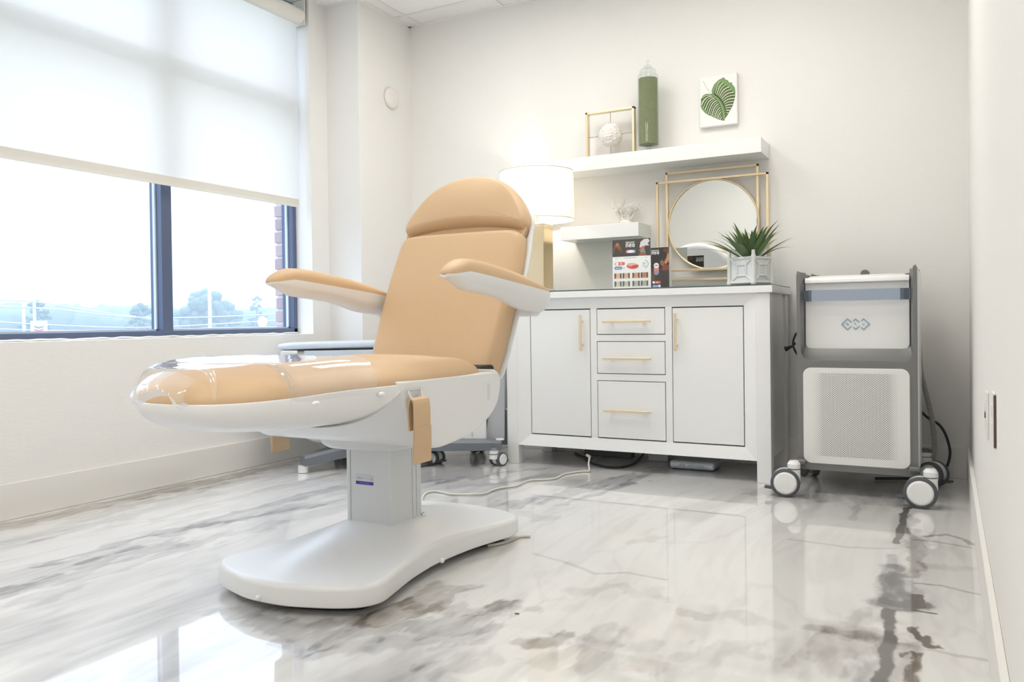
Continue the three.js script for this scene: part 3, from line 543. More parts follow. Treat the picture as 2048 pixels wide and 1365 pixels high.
// floating shelves
solo('wall_shelf', bx(-2.035, -.80, 1.574, 1.650, ZB, -4.098, .002, 1), M.whitePaint, 'long white floating shelf carrying the tall moss jar', 'shelf', 'floating shelves');
solo('wall_shelf', bx(-1.89, -1.437, 1.202, 1.276, ZB, -4.104, .002, 1), M.whitePaint, 'short white floating shelf carrying the white coral', 'shelf', 'floating shelves');
{ // gold square frame with a white textured ball
  const z = -4.20, x0 = -1.766, x1 = -1.483, y0 = 1.650, y1 = 1.912, t = .0115, o = thing('square_frame_ornament', 'gold square frame ornament holding a white textured ball', 'ornament', [-1.625, 1.65, z]);
  const ob = [bx(x0, x1, y1 - t, y1, z - .018, z + .018, .001, 1), bx(x0, x1, y0, y0 + t, z - .018, z + .018, .001, 1), bx(x0, x0 + t, y0, y1, z - .018, z + .018, .001, 1), bx(x1 - t, x1, y0, y1, z - .018, z + .018, .001, 1)];
  part(o, 'frame', join(ob), M.paleGold);
  const cx = (x0 + x1) / 2, cy = 1.775, R = .066;
  for (const [a, b] of [[V(cx, y1 - t, z), V(cx, cy + R - .004, z)], [V(cx, y0 + t, z), V(cx, cy - R + .004, z)], [V(x0 + t, cy, z), V(cx - R + .004, cy, z)], [V(x1 - t, cy, z), V(cx + R - .004, cy, z)]]) part(o, 'rod', rod(a, b, .0016, 8), std([.25, .22, .17], .4));
  const g = new THREE.IcosahedronGeometry(R, 24), p = g.attributes.position, q = V(0, 0, 0);
  for (let i = 0; i < p.count; i++) { q.fromBufferAttribute(p, i); const n = q.clone().normalize(), k = Math.abs(Math.sin(n.x * 11 + 2 * Math.sin(n.y * 7)) * Math.sin(n.y * 12 + 2 * Math.sin(n.z * 8)) * Math.sin(n.z * 11 + 1)); n.multiplyScalar(R * (1 - .10 * (1 - k) + .05 * fbm(n.x * 9 + 4, n.y * 9 + n.z * 5, 2))); p.setXYZ(i, n.x, n.y, n.z); }
  const g2 = mergeVertices(clean(g).deleteAttribute('normal').deleteAttribute('uv')); g2.computeVertexNormals(); g2.translate(cx, cy, z);
  part(o, 'ball', g2, std([.86, .81, .77], .7));
}
{ // glass apothecary jar filled with moss
  const x = -1.408, z = -4.20, o = thing('moss_jar', 'tall lidded glass jar filled with green moss on long shelf', 'jar', [x, 1.65, z]);
  const lathe = (pts, n = 48) => { const g = new THREE.LatheGeometry(pts.map(([a, b]) => new THREE.Vector2(a, b)), n); g.translate(x, 0, z); return g; };
  const clear = phys([.90, .93, .92], .015, { transmission: 1, thickness: 0, ior: 1.5 });
  part(o, 'foot', lathe([[.0, 1.651], [.042, 1.651], [.043, 1.656], [.020, 1.664], [.012, 1.674], [.014, 1.684], [.03, 1.69]]), clear);
  part(o, 'body', lathe([[.03, 1.689], [.053, 1.69], [.0565, 1.70], [.0565, 2.058], [.054, 2.068], [.046, 2.078], [.040, 2.083]]), clear);
  const ms = new THREE.CylinderGeometry(.0505, .0505, .352, 72, 90), p = ms.attributes.position;
  for (let i = 0; i < p.count; i++) { const a = Math.atan2(p.getZ(i), p.getX(i)), r = Math.hypot(p.getX(i), p.getZ(i)), k = 1 + .028 * (fbm(a * 14 + 50, p.getY(i) * 140, 3) - .6); if (r > .02) { p.setX(i, p.getX(i) * k); p.setZ(i, p.getZ(i) * k); } }
  ms.computeVertexNormals(); ms.translate(x, 1.697 + .176, z);
  const mt = canvasTex(512, 1024, (c, w, h) => { c.fillStyle = '#8a8f68'; c.fillRect(0, 0, w, h); let s = 3; const r = () => (s = (s * 16807) % 2147483647) / 2147483647; for (let k = 0; k < 26000; k++) { const a = r(); c.fillStyle = ['#747a54', '#989c7a', '#848a62', '#a8ab8c', '#666c4a', '#9a9470'][Math.floor(a * 6)]; c.fillRect(r() * w, r() * h, 1 + r() * 4, 1 + r() * 5); } });
  part(o, 'moss', ms, std('#ffffff', .95, { map: mt }));
  const lid = part(o, 'lid', lathe([[.046, 2.082], [.047, 2.088], [.040, 2.099], [.022, 2.106], [.014, 2.109]]), clear);
  part(lid, 'knob', lathe([[.0, 2.104], [.02, 2.106], [.024, 2.114], [.017, 2.122], [.007, 2.126], [.006, 2.134], [.009, 2.144], [.005, 2.150], [0, 2.151]], 28), clear);
}
{ // leaf print on a small canvas
  const x0 = -1.15, x1 = -.952, y0 = 1.77, y1 = 2.035, zf = ZB + .03;
  const t = canvasTex(520, 700, (c, w, h) => {
    c.fillStyle = '#f4f2ef'; c.fillRect(0, 0, w, h);
    const X = (u) => (u - 30) / (955 - 30) * w, Y = (v) => (v - 90) / (1270 - 90) * h;       // traced off a zoomed view of the print
    c.strokeStyle = '#a9ac92'; c.lineWidth = 5; c.beginPath(); c.moveTo(X(115), Y(170)); c.quadraticCurveTo(X(200), Y(370), X(345), Y(525)); c.stroke();
    const body = [[345, 520], [335, 420], [400, 290], [510, 205], [640, 160], [670, 215], [740, 245], [760, 300], [830, 310], [850, 365], [905, 440], [918, 545], [910, 640], [890, 730], [865, 800], [845, 860], [795, 940], [745, 1010], [720, 1060], [660, 1125], [635, 1180], [585, 1165], [500, 1135], [410, 1085], [330, 1040], [230, 990], [150, 925], [80, 840], [50, 770], [60, 680], [60, 600], [110, 520], [190, 492], [260, 500]];
    const path = () => { c.beginPath(); body.forEach(([u, v], i) => i ? c.lineTo(X(u), Y(v)) : c.moveTo(X(u), Y(v))); c.closePath(); };
    c.save(); path(); c.clip(); c.fillStyle = '#7fa062'; c.fillRect(0, 0, w, h);
    const mid = (t) => { const a = [345, 525], b = [520, 640], d = [620, 830], e = [632, 1150], q = 1 - t; return [q * q * q * a[0] + 3 * q * q * t * b[0] + 3 * q * t * t * d[0] + t ** 3 * e[0], q * q * q * a[1] + 3 * q * q * t * b[1] + 3 * q * t * t * d[1] + t ** 3 * e[1]]; };
    const stripe = (a, b, d, col, lw) => { c.strokeStyle = col; c.lineWidth = lw; c.lineCap = 'round'; c.beginPath(); c.moveTo(X(a[0]), Y(a[1])); c.quadraticCurveTo(X(b[0]), Y(b[1]), X(d[0]), Y(d[1])); c.stroke(); };
    for (let k = 0; k < 15; k++) { // veins to the right, sweeping out and down; to the left, falling
      const t = k / 14, m = mid(t), ang = lerp(-1.05, .55, t), L = 420, e = [m[0] + L * Math.cos(ang), m[1] + L * Math.sin(ang) * .9 + 60], q = [m[0] + L * .5 * Math.cos(ang) + 10, m[1] + L * .5 * Math.sin(ang) - 40];
      stripe([m[0] + 60, m[1]], q, e, '#36522c', 28); stripe([m[0] + 90, m[1] + 16], [q[0], q[1] + 22], [e[0], e[1] + 22], '#6d5a50', 9); stripe([m[0] + 80, m[1] - 14], [q[0], q[1] - 20], [e[0], e[1] - 20], k % 2 ? '#dfe9cd' : '#c4d9a4', 11);
      const e2 = [m[0] - lerp(300, 120, t), m[1] + lerp(120, 420, Math.sqrt(t))], q2 = [m[0] - lerp(220, 120, t), m[1] + lerp(-10, 120, t)];
      stripe([m[0] - 40, m[1] + 18], q2, e2, '#304a28', 26); stripe([m[0] - 60, m[1] + 40], [q2[0] + 16, q2[1] + 18], [e2[0] + 18, e2[1] + 10], '#5d4c44', 8); stripe([m[0] - 50, m[1] + 4], [q2[0] - 18, q2[1] - 6], [e2[0] - 18, e2[1] - 6], k % 2 ? '#e6efd6' : '#b9d196', 11);
    }
    c.strokeStyle = '#5b4a3c'; c.lineWidth = 16; c.beginPath(); for (let k = 0; k <= 20; k++) { const m = mid(k / 20); k ? c.lineTo(X(m[0]), Y(m[1])) : c.moveTo(X(m[0]), Y(m[1])); } c.stroke();
    c.strokeStyle = '#a8c187'; c.lineWidth = 9; c.stroke();
    c.restore(); c.strokeStyle = '#3f5533'; c.lineWidth = 5; path(); c.stroke();
  });
  const o = thing('leaf_print', 'small square canvas print of a striped green leaf', 'picture', [-1.05, 1.9, ZB]);
  part(o, 'canvas', bx(x0, x1, y0, y1, ZB + .002, zf, .003, 1), std([.86, .85, .835], .8));
  const g = new THREE.PlaneGeometry(x1 - x0 - .006, y1 - y0 - .006); g.translate((x0 + x1) / 2, (y0 + y1) / 2, zf + .0005);
  part(o, 'print', g, std('#ffffff', .8, { map: t }));
}
{ // round mirror in overlapping gold rectangles
  const cx = -1.084, cy = 1.254, R = .236, z = -4.262, o = thing('wall_mirror', 'round mirror set in two overlapping gold rectangle frames', 'mirror', [cx, .96, z]);
  const rect = (x0, x1, y0, y1, zz) => join([bx(x0, x1, y0, y0 + .0115, zz - .008, zz + .008, .001, 1), bx(x0, x1, y1 - .0115, y1, zz - .008, zz + .008, .001, 1), bx(x0, x0 + .0115, y0, y1, zz - .008, zz + .008, .001, 1), bx(x1 - .0115, x1, y0, y1, zz - .008, zz + .008, .001, 1)]);
  part(o, 'rectangle_frame', rect(-1.386, -.796, 1.013, 1.500, z + .006), M.gold);
  part(o, 'rectangle_frame', rect(-1.335, -.846, .962, 1.548, z - .004), M.gold);
  const ring = new THREE.TorusGeometry(R, .006, 10, 96); ring.scale(1, 1, 1.6); ring.translate(cx, cy, z + .002); part(o, 'ring', ring, M.gold);
  const disc = new THREE.CylinderGeometry(R - .001, R - .001, .008, 96); disc.rotateX(Math.PI / 2); disc.translate(cx, cy, z); part(o, 'mirror_glass', disc, new THREE.MeshStandardMaterial({ color: lin(.86, .89, .88), metalness: 1, roughness: .015 }));
  part(o, 'hanger', bx(cx - .05, cx + .05, 1.30, 1.36, ZB, z - .004), M.gold);
}
{ // white coral on the short shelf
  const bx0 = -1.545, by = 1.276, bz = -4.205, o = thing('coral_ornament', 'white branching coral ornament on the short shelf', 'ornament', [bx0, by, bz]), list = [];
  const foot = new THREE.SphereGeometry(.032, 20, 14); foot.scale(1.1, .45, 1); foot.translate(bx0, by + .012, bz); list.push(foot);
  const branch = (p, d, r, L, dep) => {
    const m = p.clone().addScaledVector(d, L * .5).add(V(rr(-.006, .006), rr(-.002, .006), rr(-.006, .006))), e = p.clone().addScaledVector(d, L);
    const tb = new THREE.TubeGeometry(curve([p, m, e]), 6, 1, 7), q = tb.attributes.position, nn = tb.attributes.normal; const cv = curve([p, m, e]);
    for (let i = 0; i <= 6; i++) { const c = cv.getPointAt(i / 6), rad = r * (1 - .45 * i / 6); for (let j = 0; j <= 7; j++) { const k = i * 8 + j, v = V(nn.getX(k), nn.getY(k), nn.getZ(k)); q.setXYZ(k, c.x + v.x * rad, c.y + v.y * rad, c.z + v.z * rad); } }
    list.push(tb); const tip = new THREE.SphereGeometry(r * .56, 7, 5); tip.translate(e.x, e.y, e.z); list.push(tip);
    if (dep > 0) for (let k = 0; k < 3; k++) branch(p.clone().lerp(e, rr(.45, .95)), d.clone().add(V(rr(-.75, .75), rr(-.1, .5), rr(-.75, .75))).normalize(), r * .72, L * rr(.5, .75), dep - 1);
  };
  for (let k = 0; k < 10; k++) { const a = k / 10 * 6.283, t = rr(.25, .75); branch(V(bx0 + .012 * Math.cos(a), by + .015, bz + .012 * Math.sin(a)), V(Math.cos(a) * t, 1, Math.sin(a) * t).normalize(), .0075, rr(.055, .078), 2); }
  part(o, 'branches', join(list), std([.86, .82, .77], .75));
}
// printed counter card and brochures
function torso(c, x, y, w, h, col, dark) { c.fillStyle = dark; c.fillRect(x, y, w, h); c.fillStyle = col; c.beginPath(); c.moveTo(x + w * .22, y); c.quadraticCurveTo(x + w * .34, y + h * .5, x + w * .16, y + h); c.lineTo(x + w * .84, y + h); c.quadraticCurveTo(x + w * .68, y + h * .5, x + w * .8, y); c.fill(); c.fillStyle = 'rgba(120,80,60,.25)'; c.fillRect(x + w * .48, y + h * .2, w * .04, h * .5); }
function pill(c, x, y, w, h, col, txt, knob) {
  c.fillStyle = col; c.beginPath(); c.arc(x + h / 2, y + h / 2, h / 2, Math.PI / 2, Math.PI * 1.5); c.arc(x + w - h / 2, y + h / 2, h / 2, -Math.PI / 2, Math.PI / 2); c.fill();
  c.fillStyle = '#fff'; if (knob) { c.beginPath(); c.arc(knob < 0 ? x + h / 2 : x + w - h / 2, y + h / 2, h * .42, 0, 7); c.fill(); }
  c.font = `bold ${Math.round(h * .62)}px sans-serif`; c.textAlign = 'center'; c.fillText(txt, x + w / 2 + (knob < 0 ? h * .25 : knob > 0 ? -h * .25 : 0), y + h * .73); c.textAlign = 'left';
}
const neo = (c, x, y, s) => { c.fillStyle = '#f4f4f2'; c.textAlign = 'left'; c.font = `bold ${s * .40}px sans-serif`; c.save(); c.translate(x, y - s * .62); c.scale(.98, 1); c.fillText('EMSCULPT', 0, 0, s * 1.62); c.restore(); c.font = `bold ${s}px sans-serif`; c.fillText('neo', x - s * .04, y, s * 1.7); };
const cardTex = canvasTex(820, 1020, (c, w, h) => {
  c.fillStyle = '#f1f2f0'; c.fillRect(0, 0, w, h);
  c.fillStyle = '#4f4a46'; c.fillRect(0, 0, w, 352);
  const flesh = (pts, col) => { c.fillStyle = col; c.beginPath(); pts.forEach(([a, b], i) => i ? c.lineTo(a, b) : c.moveTo(a, b)); c.closePath(); c.fill(); };
  flesh([[20, 180], [50, 110], [95, 60], [130, 50], [160, 110], [190, 180], [215, 260], [160, 230], [120, 190], [70, 150], [40, 230], [16, 300]], '#8a5f43'); flesh([[70, 110], [110, 70], [140, 105], [120, 130]], '#c08a66'); flesh([[120, 190], [190, 220], [225, 300], [150, 260]], '#6b4d3b');
  flesh([[585, 180], [610, 70], [680, 20], [770, 15], [805, 60], [760, 110], [800, 150], [700, 150], [660, 190]], '#d9d6d6'); flesh([[570, 240], [640, 160], [700, 160], [690, 230], [600, 260]], '#b3704f'); flesh([[620, 220], [690, 210], [720, 300], [600, 300]], '#7c93a0'); flesh([[560, 352], [590, 290], [710, 290], [740, 352]], '#9d5d45');
  neo(c, 290, 165, 122);
  const gr = c.createLinearGradient(290, 0, 510, 0); gr.addColorStop(0, '#d8607a'); gr.addColorStop(.5, '#f0eef2'); gr.addColorStop(1, '#5a7fb4'); c.fillStyle = gr; c.beginPath(); c.roundRect(290, 222, 220, 62, 31); c.fill(); c.fillStyle = '#fff'; c.fillRect(330, 240, 130, 10); c.fillRect(320, 258, 160, 12);
  c.fillStyle = '#9aa6b0'; c.fillRect(240, 378, 290, 9); c.fillRect(60, 384, 60, 6); c.fillRect(690, 384, 60, 6);
  c.fillStyle = '#e4bdb8'; c.beginPath(); c.arc(80, 495, 34, 0, 7); c.fill(); pill(c, 70, 462, 200, 66, '#dd6d62', 'Fat', -1); pill(c, 40, 552, 170, 62, '#4f79ab', 'Muscle', 0); c.fillStyle = '#a5b4c2'; c.fillRect(222, 572, 50, 8); c.fillRect(222, 588, 40, 8);
  c.fillStyle = '#d9776a'; c.beginPath(); c.ellipse(435, 555, 130, 58, .05, 0, 7); c.fill(); c.fillStyle = '#e9b7a4'; c.beginPath(); c.ellipse(420, 520, 100, 34, .05, 0, 7); c.fill(); c.fillStyle = '#c75d58'; c.beginPath(); c.ellipse(470, 565, 80, 30, -.2, 0, 7); c.fill();
  c.strokeStyle = '#5e7792'; c.lineWidth = 10; c.beginPath(); c.arc(690, 522, 76, -1.4, 1.5); c.stroke(); c.fillStyle = '#6b7f95'; c.font = '68px sans-serif'; c.fillText('30', 640, 535); c.fillRect(645, 560, 80, 8);
  const cols = ['#e6bfa5', '#dcc0a0', '#d9a58a', '#c98a6e', '#d8d6c8', '#d6d2ba', '#c6c2ae', '#bdbab0'];
  for (let r = 0; r < 2; r++) for (let k = 0; k < 4; k++) torso(c, 40 + k * 178 + (k > 1 ? 34 : 0) - 4, 690 + r * 165, 160, 110, cols[r * 4 + k], ['#7a5f50', '#75706a'][r]);
});
const brochureTex = canvasTex(400, 900, (c, w, h) => {
  c.fillStyle = '#3d3937'; c.fillRect(0, 0, w, h); c.fillStyle = '#4c4742'; c.fillRect(0, 460, w, 440);
  const f = (p, col) => { c.fillStyle = col; c.beginPath(); p.forEach(([a, b], i) => i ? c.lineTo(a, b) : c.moveTo(a, b)); c.closePath(); c.fill(); };
  f([[270, 90], [280, 30], [400, 20], [400, 200], [340, 120]], '#6b4433'); f([[290, 330], [340, 240], [370, 120], [400, 170], [400, 300], [330, 380]], '#c18b69'); f([[200, 330], [240, 270], [300, 330], [290, 420], [220, 400]], '#9a6a52'); f([[240, 450], [300, 380], [400, 400], [400, 500], [260, 520]], '#8d4f40'); f([[0, 560], [120, 500], [80, 700], [40, 760], [0, 740]], '#6a5648');
  neo(c, 14, 150, 108);
  const g = c.createLinearGradient(0, 340, 0, 620); g.addColorStop(0, '#f0d9d6'); g.addColorStop(.55, '#d98a8a'); g.addColorStop(1, '#6f9bd0'); c.fillStyle = g; c.beginPath(); c.roundRect(66, 350, 110, 260, 55); c.fill(); c.fillStyle = '#f4f2f0'; c.beginPath(); c.arc(121, 395, 56, 0, 7); c.fill(); c.fillStyle = '#9a9490'; c.fillRect(86, 382, 72, 26);
  pill(c, 26, 740, 190, 62, '#d9664f', 'Fat', -1); pill(c, 26, 822, 190, 60, '#5f86bb', 'Muscle', 1);
});
{
  const z = -3.93, o = thing('counter_card', 'white and dark printed counter card with rows of photos', 'display card', [-1.41, CT, z]);
  const x0 = -1.518, x1 = -1.313, y1 = 1.170;
  part(o, 'card', bx(x0, x1, CT, y1, z - .004, z, .0005, 1), std([.85, .85, .84], .5));
  const g = new THREE.PlaneGeometry(x1 - x0 - .001, y1 - CT - .001); g.translate((x0 + x1) / 2, (CT + y1) / 2, z + .0006); part(o, 'print', g, std('#ffffff', .35, { map: cardTex }));
  const e = new THREE.BoxGeometry(.08, .21, .003); e.rotateX(.35); e.translate((x0 + x1) / 2, CT + .099, z - .042); part(o, 'easel_leg', e, std([.7, .7, .68], .6));
}
{
  const z = -3.925, x0 = -1.311, x1 = -1.217, y1 = 1.119, o = thing('brochure_stack', 'dark brochures standing in an upright stack beside counter card', 'brochures', [-1.26, CT, z]);
  for (let k = 0; k < 3; k++) { const dz = -.010 * k, dx = .002 * k, b = part(o, 'brochure', bx(x0 + dx, x1 + dx, CT, y1 - .001 * k, z + dz - .007, z + dz, .0006, 1), std([.84, .82, .78], .5)); const g = new THREE.PlaneGeometry(x1 - x0, y1 - CT - .002); g.translate((x0 + x1) / 2 + dx, (CT + y1) / 2 - .0005 * k, z + dz + .0006); if (k === 0) part(b, 'cover_print', g, std('#ffffff', .3, { map: brochureTex })); if (k === 2) { const q = new THREE.PlaneGeometry(x1 - x0, y1 - CT - .002); q.rotateY(Math.PI); q.translate((x0 + x1) / 2 + dx, (CT + y1) / 2, z + dz - .0078); part(b, 'back_print', q, std('#ffffff', .3, { map: brochureTex })); } }
}
{ // square white ceramic planter with spiky plant
  const th = 25 * Math.PI / 180, s = .152, F = V(-.802, 0, -3.905), e1 = V(-Math.cos(th), 0, -Math.sin(th)), e2 = V(Math.sin(th), 0, -Math.cos(th)), y0 = CT + .004, y1 = 1.058;
  const C = F.clone().addScaledVector(e1, s / 2).addScaledVector(e2, s / 2), o = thing('potted_plant', 'spiky green plant in a square white ceramic planter', 'plant', [C.x, CT, C.z]);
  const q = new THREE.Quaternion().setFromUnitVectors(V(1, 0, 0), e1.clone().negate()), put = (g) => { g.applyQuaternion(q); g.translate(C.x, 0, C.z); return g; };
  const ceramic = phys([.87, .87, .855], .22, { clearcoat: .5, clearcoatRoughness: .15 });
  const h = s / 2, list = [bx(-h + .0085, h - .0085, y0 + .008, y1 - .012, -h + .0085, h - .0085, .004, 2)];
  const pl = part(o, 'planter', put(join(list)), ceramic);
  for (const [a, b] of [[1, 1], [1, -1], [-1, 1], [-1, -1]]) {
    const lp = new THREE.LatheGeometry([[0, y0 - .003], [.010, y0 - .002], [.013, y0 + .006], [.011, y0 + .016], [.0095, y0 + .03], [.0095, y1 - .03], [.011, y1 - .016], [.013, y1 - .008], [.010, y1], [.0085, y1 + .008], [.0085, y1 + .02], [.0065, y1 + .024], [0, y1 + .025]].map(([r, y]) => new THREE.Vector2(r, y)), 16);
    lp.translate(a * (h - .006), 0, b * (h - .006)); part(pl, 'corner_post', put(lp), ceramic);
  }
  for (let k = 0; k < 4; k++) { // fretwork on each face: rails and a square boss carried on diagonal bars
    const g = []; const bar = (ax, ay, bx2, by, r) => g.push(rod(V(ax, ay, h - .0085), V(bx2, by, h - .0085), r, 10));
    const m = (y0 + y1) / 2, i = .026, w = h - .01, v = (y1 - y0) / 2 - .012;
    bar(-w, y0 + .012, w, y0 + .012, .008); bar(-w, y1 - .012, w, y1 - .012, .008);
    for (const [sx, sy] of [[1, 1], [1, -1], [-1, 1], [-1, -1]]) bar(sx * i, m + sy * i, sx * (w - .006), m + sy * (v - .004), .006);
    bar(-i, m - i, i, m - i, .006); bar(-i, m + i, i, m + i, .006); bar(-i, m - i, -i, m + i, .006); bar(i, m - i, i, m + i, .006);
    const f = join(g); f.rotateY(k * Math.PI / 2); part(pl, 'fretwork', put(f), ceramic);
  }
  part(o, 'soil', put(bx(-h + .016, h - .016, y1 - .03, y1 - .018, -h + .016, h - .016)), std([.10, .075, .05], .95));
  const mats = [[.13, .215, .075], [.10, .17, .06], [.18, .27, .10], [.17, .22, .075]].map((c) => phys(c, .42, { clearcoat: .15, clearcoatRoughness: .4 }));
  const leaf = (az, tilt, L, w, curl, off) => {
    const d = V(Math.cos(az), 0, Math.sin(az)), base = V(C.x + d.x * off, y1 - .02, C.z + d.z * off), side = V(-d.z, 0, d.x), N = 12, g = grid((u, v) => {
      const a = tilt + curl * u * u, t = u; let x = 0, y = 0; for (let k = 0; k < 14; k++) { const uu = (k + .5) / 14 * t, an = tilt + curl * uu * uu; x += Math.sin(an) * L * t / 14; y += Math.cos(an) * L * t / 14; }
      const ww = w * (u < .35 ? lerp(.45, 1, sst(0, .35, u)) : Math.max(0, 1 - ((u - .35) / .65) ** 1.5)), k = (v - .5) * 2, fold = .30 * ww * Math.abs(k);
      const nx = -Math.cos(a), ny = Math.sin(a);
      return V(base.x + d.x * (x + fold * -nx * -1 * .0) + side.x * k * ww + d.x * nx * fold * -.6, base.y + y + ny * fold * .6, base.z + d.z * x + side.z * k * ww + d.z * nx * fold * -.6);
    }, N, 4); return g;
  };
  for (let k = 0; k < 60; k++) { const ring = k < 20 ? 0 : k < 40 ? 1 : 2, az = k * 2.39996 + rr(-.2, .2), tilt = [rr(.05, .32), rr(.35, .7), rr(.75, 1.12)][ring], L = [rr(.12, .19), rr(.16, .23), rr(.19, .27)][ring]; part(o, 'leaf', leaf(az, tilt, L, rr(.011, .017), rr(.25, .8), [.012, .022, .03][ring]), mats[k % 4]); }
}

// ---------------------------------------------------------------- device carts
// twin-wheel caster: axle along x unless turned; wheel radius r, stem up to height h
function caster(parent, x, z, turn, r, h, wheelMat, hubMat, bodyMat, capMat) {
  const g = new THREE.Group(); g.name = 'caster'; const p = rootOf(parent).position; g.position.set(x - p.x, -p.y, z - p.z); g.rotation.y = turn; parent.add(g);
  const add = (n, geo, m) => { const k = new THREE.Mesh(geo, m); k.name = n; k.castShadow = k.receiveShadow = true; g.add(k); };
  for (const s of [1, -1]) {
    const w = new THREE.LatheGeometry([[r * .80, -.011], [r * .97, -.010], [r, -.004], [r, .004], [r * .97, .010], [r * .80, .011]].map(([a, b]) => new THREE.Vector2(a, b)), 40); w.rotateZ(Math.PI / 2); w.translate(s * .026, r, 0); add('wheel', w, wheelMat);
    const c = new THREE.LatheGeometry([[0, -.0125], [r * .16, -.0125], [r * .19, -.0115], [r * .62, -.0125], [r * .80, -.0105], [r * .80, .0105], [0, .0105]].map(([a, b]) => new THREE.Vector2(a, b)), 40); c.rotateZ(s > 0 ? Math.PI / 2 : -Math.PI / 2); c.translate(s * .026, r, 0); add('hub_cover', c, hubMat);
  }
  const body = new THREE.CylinderGeometry(r * .93, r * .93, .026, 32); body.rotateZ(Math.PI / 2); body.translate(0, r * 1.05, 0); add('fork', body, bodyMat);
  add('stem', (() => { const k = new THREE.CylinderGeometry(.026, .026, h - r * 1.1, 24); k.translate(0, r * 1.1 + (h - r * 1.1) / 2, -.034); return k; })(), bodyMat);
  add('stem_ring', (() => { const k = new THREE.CylinderGeometry(.0265, .0265, .004, 24); k.translate(0, h - .02, -.034); return k; })(), M.darkGrey);
  add('stem_cap', (() => { const k = new THREE.CylinderGeometry(.018, .027, .014, 24); k.translate(0, h + .007, -.034); return k; })(), capMat);
  add('brake_pedal', (() => { const k = new RoundedBoxGeometry(.034, .010, .05, 2, .004); k.rotateX(-.1); k.translate(0, r * .55, r * 1.02); return k; })(), wheelMat);
  return g;
}
{ // tower cart by the sideboard
  const x0 = -.575, x1 = -.110, zf = -3.68, zb = -4.12, y0 = .104, o = thing('device_cart', 'grey and white medical device cart with perforated front panel', 'device', [-.343, 0, -3.9]);
  const rrect = (a0, a1, b0, b1, r) => { const s = new THREE.Shape(); s.moveTo(a0 + r, b0); s.lineTo(a1 - r, b0); s.absarc(a1 - r, b0 + r, r, -Math.PI / 2, 0); s.lineTo(a1, b1 - r); s.absarc(a1 - r, b1 - r, r, 0, Math.PI / 2); s.lineTo(a0 + r, b1); s.absarc(a0 + r, b1 - r, r, Math.PI / 2, Math.PI); s.lineTo(a0, b0 + r); s.absarc(a0 + r, b0 + r, r, Math.PI, Math.PI * 1.5); return s; };
  const hole = (a0, a1, b0, b1, r) => { const h = new THREE.Path(); const q = rrect(a0, a1, b0, b1, r).getPoints(8); h.setFromPoints(q); return h; };
  // front bezel: grey surround with the lower panel set in and the upper bay open
  const sh = new THREE.Shape(); sh.moveTo(x0, y0); sh.lineTo(x1, y0); sh.lineTo(x1, .945); sh.lineTo(x1 - .004, .968); sh.lineTo(x1 - .012, .960); sh.lineTo(x1 - .014, .62); sh.quadraticCurveTo(x1 - .016, .57, x1 - .065, .570); sh.lineTo(x0 + .065, .570); sh.quadraticCurveTo(x0 + .016, .57, x0 + .014, .62); sh.lineTo(x0 + .012, .955); sh.lineTo(x0 + .004, .958); sh.lineTo(x0, .94); sh.closePath();
  const fr = new THREE.ExtrudeGeometry(sh, { depth: .012, bevelEnabled: true, bevelSize: .0015, bevelThickness: .0015, bevelSegments: 2 }); fr.translate(0, 0, zf - .013); part(o, 'front_bezel', fr, M.cartGrey);
  // body behind: side walls, bay floor slope, back wall rising to the rear handle
  for (const [a, b, yt] of [[x0, x0 + .011, .955], [x1 - .011, x1, .965]]) part(o, 'side_wall', bx(a, b, y0, yt, zb, zf - .012, .004, 2), M.cartGrey);
  part(o, 'side_cover', bx(x1 - .002, x1 + .006, y0 + .02, .95, zb + .02, zf - .03, .003, 1), M.plastic);
  part(o, 'lower_body', bx(x0 + .01, x1 - .01, y0 + .003, .56, zb, zf - .014, .004, 1), M.cartGrey);
  part(o, 'bay_floor', grid((u, v) => V(lerp(x0 + .012, x1 - .012, u), lerp(.572, .640, v ** 1.6) + .045 * Math.max(0, Math.abs(u - .5) * 2 - .8) ** 1.2, lerp(zf - .006, zf - .085, v)), 30, 8), M.cartGrey);
  part(o, 'rear_rim', (() => { const s = new THREE.Shape(), yt = (t) => .952 + .016 * Math.abs(2 * t - 1) ** 6 - .006 * Math.sin(t * Math.PI); s.moveTo(x0, .6); s.lineTo(x1, .6); for (let k = 20; k >= 0; k--) { const t = k / 20; s.lineTo(lerp(x0, x1, t), yt(t)); } const g = new THREE.ExtrudeGeometry(s, { depth: .012, bevelEnabled: false }); g.translate(0, 0, zb + .0); return g; })(), M.cartGrey);
  // white console filling the bay, rounded below, with a brushed rail across it
  const zp = zf - .072, a0 = -.5475, a1 = -.1415, cs = rrect(a0, a1, .618, .935, .028), ce = new THREE.ExtrudeGeometry(cs, { depth: .25, bevelEnabled: true, bevelSize: .003, bevelThickness: .003, bevelSegments: 2 }); ce.translate(0, 0, zp - .253);
  const con = part(o, 'console', ce, M.plastic);
  part(con, 'console_lip', (() => { const g = new THREE.CylinderGeometry(.028, .028, a1 - a0 + .004, 28, 1, false, 0, Math.PI); g.rotateZ(Math.PI / 2); g.rotateX(0); g.scale(1, .85, .5); g.translate((a0 + a1) / 2, .908, zp); return g; })(), M.plastic);
  const rail = phys([.36, .42, .52], .3, { metalness: .5 });
